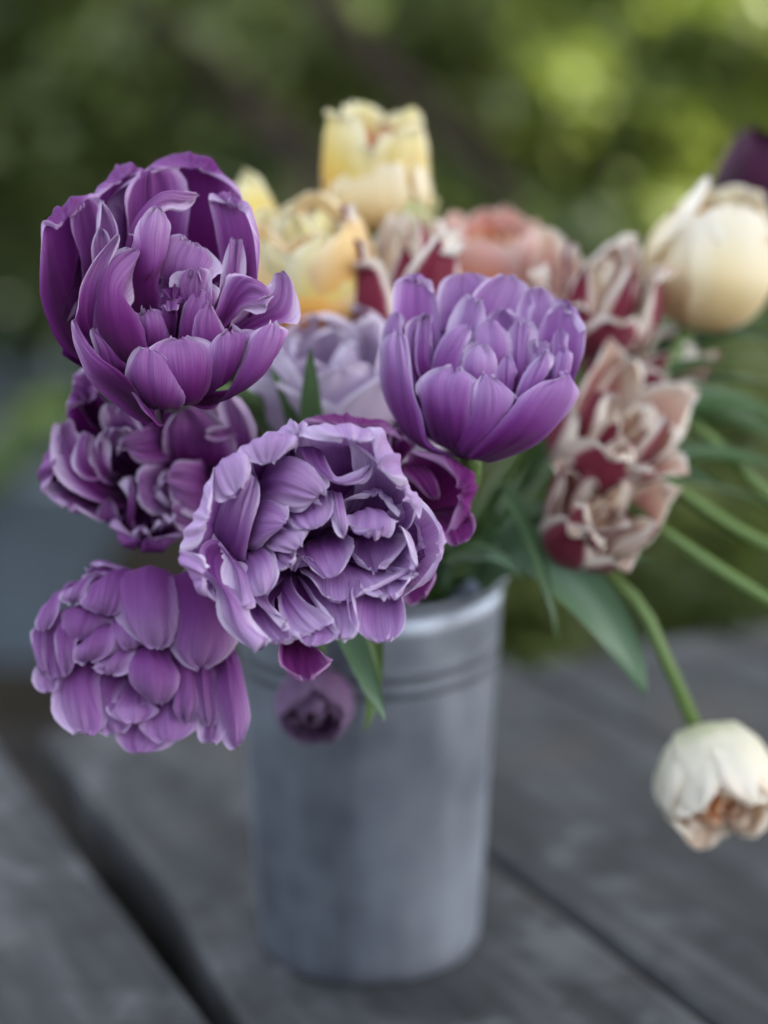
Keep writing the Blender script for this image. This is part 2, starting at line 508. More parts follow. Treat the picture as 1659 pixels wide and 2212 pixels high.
def add_tube(name, pts, radii, mat, parent, ns=10, samples=None):
    V, F, U = tube(pts, radii, ns, samples)
    loc = np.array(parent.location) if parent is not None else None
    if parent is not None:
        V = np.array(V) - world_loc(parent)
    return mesh_obj(name, V, F, mat, parent, U)

random.seed(4)
def tree(name, label, cat, base, trunk, limbs, clumps, nleaf, size, mat, seed, group='trees and shrubs behind the table', gaps=()):
    """tree or shrub: trunk, each limb, a crown of leaves; everything in world coordinates"""
    base = np.array(base, float)
    t = empty(name, base, label, cat, group)
    add_tube('trunk', [base] + [np.array(p) for p in trunk[0]], trunk[1], M_BARK, t, 9)
    for pts, rad in limbs:
        add_tube('limb', pts, rad, M_BARK, t, 8)
    cl = [(c[0] - base[0], c[1] - base[1], c[2] - base[2], *c[3:]) for c in clumps]
    o = leaf_cloud('crown', cl, nleaf, size, mat, t, seed, gaps)
    # keep leaves above the soil
    return t

def clump_line(a, b, n, r, seed, jit=0.15, wgt=1.0):
    rng = np.random.default_rng(seed)
    a = np.array(a); b = np.array(b)
    out = []
    for i in range(n):
        p = a + (b - a) * (i + 0.5) / n + rng.normal(size=3) * jit
        s = r * (0.7 + 0.6 * rng.random())
        out.append((*p, s, s, s * 0.75, wgt))
    return out

def gp(x, y, D):
    return tuple(P(x, y, D))

# big dark shrub on the left whose boughs hang down to the right
tree('drooping_shrub', 'large dark green shrub with thick brown boughs slanting across it', 'shrub', (-1.7, 4.3, GZ),
     ([(-1.68, 4.3, 0.2), (-1.6, 4.25, 1.0), (-1.4, 4.2, 1.7)], [0.07, 0.06, 0.05, 0.04]),
     [([(-1.55, 4.22, 1.3), gp(140, -130, 3.9), gp(480, 170, 3.7), gp(760, 470, 3.5)], [0.055, 0.052, 0.046, 0.034]),
      ([(-1.4, 4.2, 1.68), gp(560, -200, 3.9), gp(800, 120, 3.7), gp(1010, 330, 3.6), gp(1170, 500, 3.5)], [0.055, 0.052, 0.046, 0.038, 0.028])],
     clump_line(gp(-300, 60, 4.6), gp(420, 330, 4.1), 6, 0.26, 1) + clump_line(gp(-200, -150, 4.6), gp(700, 260, 4.1), 8, 0.26, 2) +
     clump_line(gp(500, -120, 4.7), gp(1050, 280, 4.3), 6, 0.22, 3) + clump_line(gp(-200, 420, 4.9), gp(500, 560, 4.6), 5, 0.3, 4),
     9000, 0.085, M_FOL_M, 11)
tree('round_shrub', 'low dark round shrub beside the path', 'shrub', (-0.35, 6.2, GZ),
     ([(-0.36, 6.2, -0.3), (-0.35, 6.25, 0.2)], [0.05, 0.04, 0.02]), [],
     clump_line((-2.2, 6.6, -0.25), (1.0, 6.6, -0.25), 8, 0.5, 5, 0.1) + clump_line((-2.2, 6.9, 0.5), (1.0, 6.9, 0.5), 7, 0.55, 6, 0.15),
     12000, 0.09, M_FOL_D, 12)
tree('sunlit_tree', 'slender tree with sunlit yellow green leaves', 'tree', (1.35, 5.2, GZ),
     ([(1.36, 5.2, 0.3), (1.30, 5.25, 1.2), (1.4, 5.3, 2.4)], [0.06, 0.055, 0.045, 0.03]),
     [([(1.32, 5.22, 1.0), gp(1640, 250, 5.1), gp(1480, 60, 5.2), gp(1330, -120, 5.3)], [0.016, 0.012, 0.010, 0.006])],
     clump_line(gp(1080, 240, 5.3), gp(1800, 300, 5.2), 8, 0.22, 7, 0.14, 2.0) + clump_line(gp(1050, 0, 5.3), gp(1850, 60, 5.0), 9, 0.26, 8, 0.18, 2.4) +
     clump_line(gp(1250, 470, 5.4), gp(1850, 520, 5.2), 6, 0.2, 9, 0.12, 1.6) + clump_line((0.4, 3.2, 3.2), (2.3, 3.2, 3.1), 6, 0.55, 10, 0.15) + clump_line((0.4, 4.2, 3.3), (2.3, 4.2, 3.1), 6, 0.55, 26, 0.15) + clump_line((0.4, 5.2, 3.3), (2.3, 5.2, 3.1), 6, 0.55, 27, 0.15) + clump_line((0.4, 6.2, 3.3), (2.3, 6.2, 3.1), 6, 0.55, 33, 0.15),  # high clumps out of view, added to shade path, boughs and left shrubs
     24000, 0.10, M_FOL_L, 13)
tree('spreading_tree', 'mid green tree filling the gap behind the sunlit tree', 'tree', (1.9, 8.4, GZ),
     ([(1.9, 8.4, 0.6), (1.8, 8.4, 2.0), (1.7, 8.4, 3.0)], [0.10, 0.09, 0.07, 0.05]), [],
     clump_line((0.0, 8.4, 0.2), (3.4, 8.4, 0.0), 9, 0.6, 14, 0.15) + clump_line((0.1, 8.6, 1.3), (3.4, 8.6, 1.2), 9, 0.6, 15, 0.2) + clump_line((0.2, 8.5, 2.4), (3.0, 8.5, 2.4), 6, 0.7, 16, 0.2),
     14000, 0.10, M_FOL_L, 14)
tree('dark_tree', 'tall dark evergreen closing the garden behind the path', 'tree', (-1.6, 10.5, GZ),
     ([(-1.6, 10.5, 1.0), (-1.6, 10.5, 3.0)], [0.14, 0.11, 0.06]), [],
     clump_line((-4.5, 10.5, 0.3), (1.0, 10.5, 0.3), 9, 0.9, 17, 0.2) + clump_line((-4.5, 10.8, 1.8), (1.0, 10.8, 1.8), 8, 1.0, 18, 0.3) + clump_line((-4.0, 10.6, 3.4), (0.6, 10.6, 3.4), 6, 1.1, 19, 0.3),
     24000, 0.13, M_FOL_D, 15)
tree('dark_tree', 'tall dark evergreen closing the garden on the sunny side', 'tree', (3.2, 12.0, GZ),
     ([(3.2, 12.0, 1.0), (3.2, 12.0, 3.0)], [0.14, 0.11, 0.06]), [],
     clump_line((0.6, 12.0, 0.3), (6.5, 12.0, 0.3), 9, 1.0, 20, 0.2) + clump_line((0.6, 12.2, 1.9), (6.5, 12.2, 1.9), 8, 1.1, 21, 0.3) + clump_line((0.6, 12.2, 3.6), (6.0, 12.2, 3.6), 6, 1.2, 22, 0.3),
     26000, 0.13, M_FOL_D, 16)
# low greenery beyond the far edge of the table on the right
tree('low_shrub', 'low dark leafy shrub just beyond the far end of the table', 'shrub', (0.75, 2.6, GZ),
     ([(0.75, 2.6, -0.4), (0.77, 2.62, -0.2)], [0.02, 0.018, 0.008]), [],
     clump_line(gp(1200, 820, 2.5), gp(1750, 900, 2.5), 6, 0.15, 23, 0.05) + clump_line(gp(1150, 980, 2.4), gp(1750, 1080, 2.3), 6, 0.12, 24, 0.05) + clump_line(gp(1100, 650, 3.0), gp(1700, 700, 3.0), 6, 0.16, 25, 0.06) + clump_line(gp(1000, 1180, 2.3), gp(1750, 1230, 2.2), 7, 0.12, 31, 0.04) + clump_line(gp(1000, 1290, 2.2), gp(1750, 1330, 2.1), 7, 0.10, 32, 0.03),
     8000, 0.07, M_FOL_M, 17)
# unseen tree added beside the table, its crown shaped to shade table and path
sc_c = np.array((0.0, 0.72, 0.25)) + np.array(S_DIR) * 3.9
tree('shade_tree', 'broad leafy unseen tree added beside the table to keep it in the shade', 'tree', (sc_c[0] + 0.4, sc_c[1] - 0.2, GZ),
     ([(sc_c[0] + 0.4, sc_c[1] - 0.2, 0.6), (sc_c[0] + 0.2, sc_c[1], 2.0), (sc_c[0], sc_c[1], 3.0)], [0.13, 0.12, 0.10, 0.05]), [],
     [(sc_c[0] + dx, sc_c[1] + dy, sc_c[2] + dz, 0.75, 0.75, 0.6, 1.0) for dx in (-0.9, 0, 0.9) for dy in (-0.9, 0, 0.9, 1.8, 2.7, 3.5) for dz in (-0.3, 0.4) if not (dy > 2 and dx > 0)],
     48000, 0.15, M_FOL_M, 18)

# unseen hedge added behind the camera to keep low light off
tree('light_block_hedge', 'tall dark unseen hedge added on the near side of the table to block low light', 'hedge', (0.0, -2.6, GZ),
     ([(0.0, -2.6, 0.3), (0.0, -2.6, 1.4)], [0.06, 0.05, 0.02]), [],
     clump_line((-3.4, -2.0, -0.1), (3.4, -2.6, -0.1), 9, 0.7, 28, 0.1) + clump_line((-3.4, -2.1, 0.9), (3.4, -2.7, 0.9), 9, 0.7, 29, 0.1) + clump_line((-3.6, -1.6, 0.2), (-3.4, 2.4, 0.2), 6, 0.8, 30, 0.1),
     16000, 0.12, M_FOL_D, 19, 'hedges')

# grass strip beside the path
rng = np.random.default_rng(5)
def grass(name, n, region, label):
    V, F = [], []
    for i in range(n):
        x, y = region(rng)
        h = 0.06 + 0.10 * rng.random(); w = 0.006 + 0.004 * rng.random()
        a = rng.random() * 6.28; lx, ly = rng.normal(size=2) * 0.04
        b = len(V)
        V += [(x - w * math.cos(a), y - w * math.sin(a), GZ), (x + w * math.cos(a), y + w * math.sin(a), GZ), (x + lx, y + ly, GZ + h)]
        F.append((b, b + 1, b + 2))
    o = mesh_obj(name, V, F, M_GRASS, smooth=False)
    o['kind'] = 'stuff'; o['label'] = label; o['category'] = 'grass'
grass('grass', 1500, lambda r: (-1.40 + 0.12 * r.random(), 4.6 + 2.6 * r.random()), 'strip of short green grass along the path edge')

# ---------------------------------------------------------------- table of weathered planks
TH = 0.032
PDIR = np.array((-math.sin(R(28)), math.cos(R(28)), 0)); PNRM = np.array((math.cos(R(28)), math.sin(R(28)), 0))
table = empty('plank_table', (0, 0.75, -TH), 'weathered grey wooden table of wide planks under the zinc bucket', 'table')
def plank(n0, n1, a0, a1, seed, left=None):
    """plank across n0..n1, along a0..a1, with worn uneven edges"""
    r = np.random.default_rng(seed)
    m = 40
    bev = 0.004
    prof = [(0, -TH), (0, -bev), (bev * 0.4, -bev * 0.35), (bev, 0), (0.5, 0.0), (1 - bev, 0), (1 - bev * 0.4, -bev * 0.35), (1, -bev), (1, -TH)]
    w = n1 - n0
    offs = [(0, -TH), (0, -bev), (0.0015, -0.0012), (bev, 0), (w * 0.5, 0.0008), (w - bev, 0), (w - 0.0015, -0.0012), (w, -bev), (w, -TH)]
    V = []
    e0 = np.cumsum(r.normal(size=m)) * 0.0007; e1 = np.cumsum(r.normal(size=m)) * 0.0007
    e0 -= e0.mean(); e1 -= e1.mean()
    for i in range(m):
        a = a0 + (a1 - a0) * i / (m - 1)
        for j, (x, z) in enumerate(offs):
            if left is not None and j < 4:
                x = x + np.interp(a, left[0], left[1]) - n0
            ee = e0[i] if j < 4 else (e1[i] if j > 4 else 0)
            V.append((n0 + x + ee * 0.8 - (n0 + n1) / 2, a - (a0 + a1) / 2, z))
    F = grid_faces(m, 9, True)
    F.append(tuple(range(8, -1, -1))); F.append(tuple(range((m - 1) * 9, m * 9)))
    o = mesh_obj('plank', V, F, M_WOOD, table, smooth=False)
    c = PNRM * (n0 + n1) / 2 + PDIR * (a0 + a1) / 2
    o.location = Vector(c) - Vector((0, 0.75, -TH))
    o.rotation_euler = (0, 0, R(28))
    return o
edges = [(-0.55, -0.362), (-0.358, -0.162), (-0.156, 0.050), (0.055, 0.252), (0.260, 0.464), (0.472, 0.668), (0.673, 0.862), (0.868, 1.06)]
for i, (n0, n1) in enumerate(edges):
    # plank edge tapers, widening the gap to stand for shade by the bucket
    left = ((-0.4, 0.48, 0.64, 0.78, 1.3), (0.256, 0.257, 0.263, 0.280, 0.298)) if i == 4 else None
    plank(n0, n1, -0.35 + 0.004 * (i % 3), 1.14 - 0.02 * i + 0.012 * (i % 2), 50 + i, left)
# dark board added to stand for the shade inside the plank gap
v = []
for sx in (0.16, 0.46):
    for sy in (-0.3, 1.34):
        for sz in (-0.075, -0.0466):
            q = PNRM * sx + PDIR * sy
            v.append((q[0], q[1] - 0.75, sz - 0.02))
SHADE_BOARD = v
# trestle under the planks
for a in (-0.26, 0.36):
    c = PDIR * a + PNRM * 0.25
    v = []
    for sx in (-0.72, 0.72):
        for sy in (-0.035, 0.035):
            for sz in (-TH - 0.064, -TH - 0.001):
                q = c + PNRM * sx + PDIR * sy
                v.append((q[0], q[1] - 0.75, sz + TH))
    mesh_obj('crossbeam', v, [(0, 1, 3, 2), (4, 6, 7, 5), (0, 4, 5, 1), (2, 3, 7, 6), (0, 2, 6, 4), (1, 5, 7, 3)], M_WOOD, table, smooth=False)
    for sx in (-0.6, 0.6):
        v = []
        for z in (GZ, -TH - 0.065):
            for dx, dy in ((-0.03, -0.03), (0.03, -0.03), (0.03, 0.03), (-0.03, 0.03)):
                q = c + PNRM * (sx + dx) + PDIR * dy
                v.append((q[0], q[1] - 0.75, z + TH))
        mesh_obj('leg', v, [(0, 3, 2, 1), (4, 5, 6, 7), (0, 1, 5, 4), (1, 2, 6, 5), (2, 3, 7, 6), (3, 0, 4, 7)], M_WOOD, table, smooth=False)

lb = mesh_obj('shade_board', SHADE_BOARD, [(0, 1, 3, 2), (4, 6, 7, 5), (0, 4, 5, 1), (2, 3, 7, 6), (0, 2, 6, 4), (1, 5, 7, 3)], M_GAPSHADE, table, smooth=False)

# ---------------------------------------------------------------- zinc bucket
BX, BY = -0.008, 0.784
bucket = empty('zinc_bucket', (BX, BY, 0.0), 'dull grey zinc bucket holding the tulips on the wooden table', 'bucket')
def lathe(name, prof, mat, parent, ns=72, cz=0.0, close=False):
    V = []
    for r, z in prof:
        for j in range(ns):
            th = 2 * math.pi * j / ns
            d = 1 + 0.0045 * math.sin(3 * th + 14 * z + 1) * math.sin(40 * z + 2 * th) + 0.003 * math.sin(5 * th - 23 * z)
            V.append((r * d * math.cos(th), r * d * math.sin(th), z))
    F = grid_faces(len(prof), ns, True)
    if close:
        b = (len(prof) - 1) * ns
        F += [(b + j, b + (j + 1) % ns, (j + 1) % ns, j) for j in range(ns)]
    return mesh_obj(name, V, F, mat, parent)
def brad(z):
    return 0.0588 + 0.0095 * z / 0.20
prof = [(0.001, 0.006), (0.052, 0.006), (0.054, 0.0008), (0.0576, 0.0008), (0.0587, 0.003)]
for z in np.linspace(0.01, 0.198, 16):
    prof.append((brad(z), z))
for z in np.linspace(0.198, 0.012, 10):
    prof.append((brad(z) - 0.0012, z))
prof.append((0.001, 0.009))
lathe('body', prof, M_ZINC, bucket)
lathe('rim', [(brad(0.2) + 0.0002 + 0.0024 * math.cos(a), 0.2 + 0.0024 * math.sin(a)) for a in np.linspace(0, 2 * math.pi, 12, endpoint=False)], M_ZINC2, bucket, close=True)
for zz in (0.158, 0.1665):
    lathe('hoop', [(brad(zz) - 0.0008 + 0.0012 * math.cos(a), zz + 0.0036 * math.sin(a)) for a in np.linspace(-1.5, 1.5, 9)], M_ZINC2, bucket, close=True)

# ---------------------------------------------------------------- petals
def petal(rows, mat, parent, seed, ptip=2.4, ruffle=1.0, serr=1.0, wt=0.74, nu=21, nv=26, amp=0.0011, name='petal', wide=1.0, curl=1.0, centre=None, irr=1.0, crease=1.0):
    """petal surface through rows of three points (left, middle, right), base first"""
    r = random.Random(seed)
    rows = np.asarray(rows, float)                     # (n,3,3)
    n = len(rows)
    cen = rows[:, 1]
    seg = np.r_[0, np.cumsum(np.maximum(1e-4, np.linalg.norm(np.diff(cen, axis=0), axis=1) ** 0.75))]
    ts = seg / seg[-1]
    # rows of vertices: even along the body, then crowding round the blunt tip
    nb = int(nv * 0.58)
    phi = np.linspace(0, math.pi / 2 * 0.97, nv - nb)
    vv = np.r_[np.linspace(0, wt, nb, endpoint=False), wt + (1 - wt) * np.sin(phi) ** 0.9]
    ww = np.r_[np.ones(nb), np.cos(phi) ** (2 / ptip)]
    cols = catmull(rows, ts, vv)                       # (nv,3,3)
    us = np.linspace(-1, 1, nu)
    us = np.sign(us) * (1 - (1 - np.abs(us)) ** 1.25)
    ph = [r.uniform(0, 6.28) for _ in range(10)]
    kk = [r.uniform(2.2, 3.4), r.uniform(4.5, 7), r.uniform(8, 12), r.uniform(15, 22)]
    vg, ug = np.meshgrid(vv, us, indexing='ij')
    sr = np.sin(34 * vg + ph[6] + 2 * np.sign(ug)) * 0.6 + np.sin(83 * vg + ph[7] + 3 * np.sign(ug)) * 0.5 + np.sin(147 * vg + ph[8]) * 0.35
    low = 0.07 * irr * np.where(ug > 0, np.sin(4.2 * vg + ph[8]), np.sin(3.7 * vg + ph[9])) * np.clip(vg * 2 - 0.3, 0, 1) * np.abs(ug)
    q = 1 + low + serr * 0.020 * sr * np.clip((np.abs(ug) - 0.8) / 0.2, 0, 1) * np.clip(vg * 3 - 0.6, 0, 1)
    x = (ug * ww[:, None] * q * wide)[..., None]
    L, M, Rr = cols[:, None, 0], cols[:, None, 1], cols[:, None, 2]
    V = L * (x * (x - 1) / 2) + M * (1 - x * x) + Rr * (x * (x + 1) / 2)
    UV = np.stack([ug * 0.5 + 0.5, vg], 2)
    du = np.gradient(V, axis=1); dv = np.gradient(V, axis=0)
    nm = np.cross(du, dv); nm = nm / np.maximum(np.linalg.norm(nm, axis=2)[..., None], 1e-12)
    rim = 1 - (1 - np.abs(ug) ** 2) * np.clip((1 - vg) / 0.45, 0, 1) ** 0.5
    e = np.maximum(np.abs(ug) ** 2.5 * np.minimum(1, vg * 1.5), np.clip((vg - 0.55) / 0.45, 0, 1) ** 1.6)
    th = ug * 1.6 + np.sign(ug) * vg * 0.9
    f = 0.55 * np.sin(kk[0] * th + ph[0]) + 0.5 * np.sin(kk[1] * th + ph[1]) + 0.38 * np.sin(kk[2] * th + ph[2]) + 0.16 * np.sin(kk[3] * th + ph[3])
    g = 0.5 * np.sin(3.1 * vg + ph[4]) * np.sin(2.2 * ug + ph[5])
    disp = amp * ruffle * (f * e + g * 0.8 * np.minimum(1, vg * 2))
    # crease along the midrib and a few shallow lengthwise folds
    disp = disp - crease * 0.0007 * np.exp(-((ug - 0.06 * math.sin(ph[3])) / 0.09) ** 2) * np.clip(vg * 1.5, 0, 1)
    disp = disp + crease * 0.00016 * np.sin(9 * ug / (vg * 0.85 + 0.3) + ph[1]) * np.clip(vg * 1.6 - 0.2, 0, 1)
    if centre is not None and curl:
        # margin turns in towards the heart of the flower
        sgn = np.sign(np.sum(nm[nv // 2, nu // 2] * (np.asarray(centre) - V[nv // 2, nu // 2])))
        disp = disp + sgn * 0.0026 * curl * r.uniform(0.1, 1.2) * np.clip((e - 0.45) / 0.55, 0, 1) ** 1.8
    V = V + nm * disp[..., None]
    pl = world_loc(parent)
    return mesh_obj(name, V.reshape(-1, 3) - pl, grid_faces(nv, nu), mat, parent, UV.reshape(-1, 2))

SEED = [100]
def nxt():
    SEED[0] += 1
    return SEED[0]

def traced_flower(label, group, tf, D, base, petals, mat, stem=None, basew=35, ruffle=1.35, opts=None, name='double_tulip', zs=1.0, wide=1.06):
    """tf=(x0,y0,s): study frame -> picture px. points are (x,y,z), z towards the lens in the same unit; base auto-joined"""
    x0, y0, s = tf
    def W(p):
        return P(x0 + s * p[0], y0 + s * p[1], D - p[2] * zs * s * D / KPX)
    b = np.array(base, float)
    allp = np.array([q for pt in petals for rr_ in (pt[0] if isinstance(pt, tuple) else pt) for q in rr_], float)
    heart = allp.mean(0) + np.array((0, 0, 60.0))
    root = empty(name, W(base), label, 'tulip', group)
    for i, pt in enumerate(petals):
        o = dict((opts or {}).get(i, {}))
        if isinstance(pt, tuple):
            pt, o = pt[0], dict(pt[1])
        r0 = np.array(pt[0], float)
        dirc = r0[2] - r0[0]
        dirc = dirc / max(1e-6, np.linalg.norm(dirc))
        away = r0[1] - b; dn = np.linalg.norm(away)
        away = away / max(dn, 1e-6)
        foot = b + away * min(30, dn * 0.1)
        rows = []
        if not o.pop('nobase', False):
            rows.append([foot - dirc * basew, foot, foot + dirc * basew])
            if dn > 260:
                # widen early, as a tulip petal does
                mid = foot * 0.5 + r0[1] * 0.5
                hw = 0.30 * np.linalg.norm(r0[2] - r0[0]) + 10
                side = (r0[1] - (r0[0] + r0[2]) / 2)
                rows.append([mid - dirc * hw, mid + side * 0.3, mid + dirc * hw])
        rows += [[np.array(c, float) for c in q] for q in pt]
        k = len(rows) - 1
        if len(pt) >= 2 and o.pop('blunt', True):
            a = rows[k][1] - rows[k - 1][1]; a = a / max(1e-6, np.linalg.norm(a))
            for c in (0, 2):
                d = rows[k][c] - rows[k][1]
                if np.dot(d, a) < 0:
                    d = d - a * np.dot(d, a) * 0.42
                rows[k][c] = rows[k][1] + d * 1.10
        rows = [[W(c) for c in q] for q in rows]
        m = o.pop('mat', mat)
        petal(rows, m, root, nxt(), ruffle=o.pop('ruffle', ruffle), wide=o.pop('wide', wide), ptip=o.pop('ptip', 4.2), wt=o.pop('wt', 0.86), nu=31, nv=42, centre=W(heart), **o)
    # green knob and pistil in the heart
    return root, W(base)

def row(a, b, c):
    return [a, b, c]

BTOP = np.array((BX, BY, 0.20))
def add_stem(root, start, end, via=(), r=0.0042, mat=None, mouth=None, name='stem'):
    """stem from a flower's base over the rim into the bucket; end = (dx,dy) of its foot in the bucket"""
    mo = np.array((BX, BY, 0.203)) + np.array((mouth[0], mouth[1], 0.0)) if mouth else None
    ft = np.array((BX + end[0], BY + end[1], 0.014))
    pts = [np.array(start)] + [np.array(v) for v in via] + ([mo] if mo is not None else []) + [ft]
    return add_tube(name, pts, [r * 1.08, r, r, r * 1.05], mat or M_STEM, root, 10, 30)

def strap(name, pts, width, parent, mat, up=(0, 0, 1), fold=0.25, twist=0.0, nv=28, nu=9, tipk=1.6, basek=0.5):
    """long tulip leaf: a folded strap along a curve, pointed at the end"""
    pts = np.asarray(pts, float)
    seg = np.r_[0, np.cumsum(np.linalg.norm(np.diff(pts, axis=0), axis=1))]
    ts = seg / seg[-1]
    t = np.linspace(0, 1, nv)
    c = catmull(pts, ts, t)
    tan = np.gradient(c, axis=0); tan /= np.linalg.norm(tan, axis=1)[:, None]
    V, U = [], []
    up = np.asarray(up, float)
    rr = random.Random(nxt()); a0 = rr.uniform(0, 6)
    for i in range(nv):
        sd = np.cross(tan[i], up); sd /= np.linalg.norm(sd)
        nn = np.cross(sd, tan[i])
        a = twist * t[i]
        sd2 = sd * math.cos(a) + nn * math.sin(a); nn2 = np.cross(sd2, tan[i])
        w = width * (basek + (1 - basek) * min(1, t[i] * 2.5)) * max(0.02, (1 - t[i] ** 3)) ** (tipk / 2) if t[i] < 1 else width * 0.02
        for j in range(nu):
            u = -1 + 2 * j / (nu - 1)
            V.append(c[i] + sd2 * w * 0.5 * u + nn2 * (fold * w * abs(u) ** 1.6 * 0.5 + 0.0012 * math.sin(9 * t[i] + 3 * u + a0) * abs(u)))
            U.append((u * .5 + .5, t[i]))
    pl = world_loc(parent)
    return mesh_obj(name, np.array(V) - pl, grid_faces(nv, nu), mat, parent, U)

def pistil(root, at, axis, h=0.016, r=0.0035):
    axis = np.asarray(axis); axis = axis / np.linalg.norm(axis)
    a = np.array(at)
    add_tube('pistil', [a, a + axis * h * 0.5, a + axis * h], [r, r * 1.1, r * 0.8, r * 1.3], M_PISTIL, root, 8, 9)

GP = 'purple double tulips'
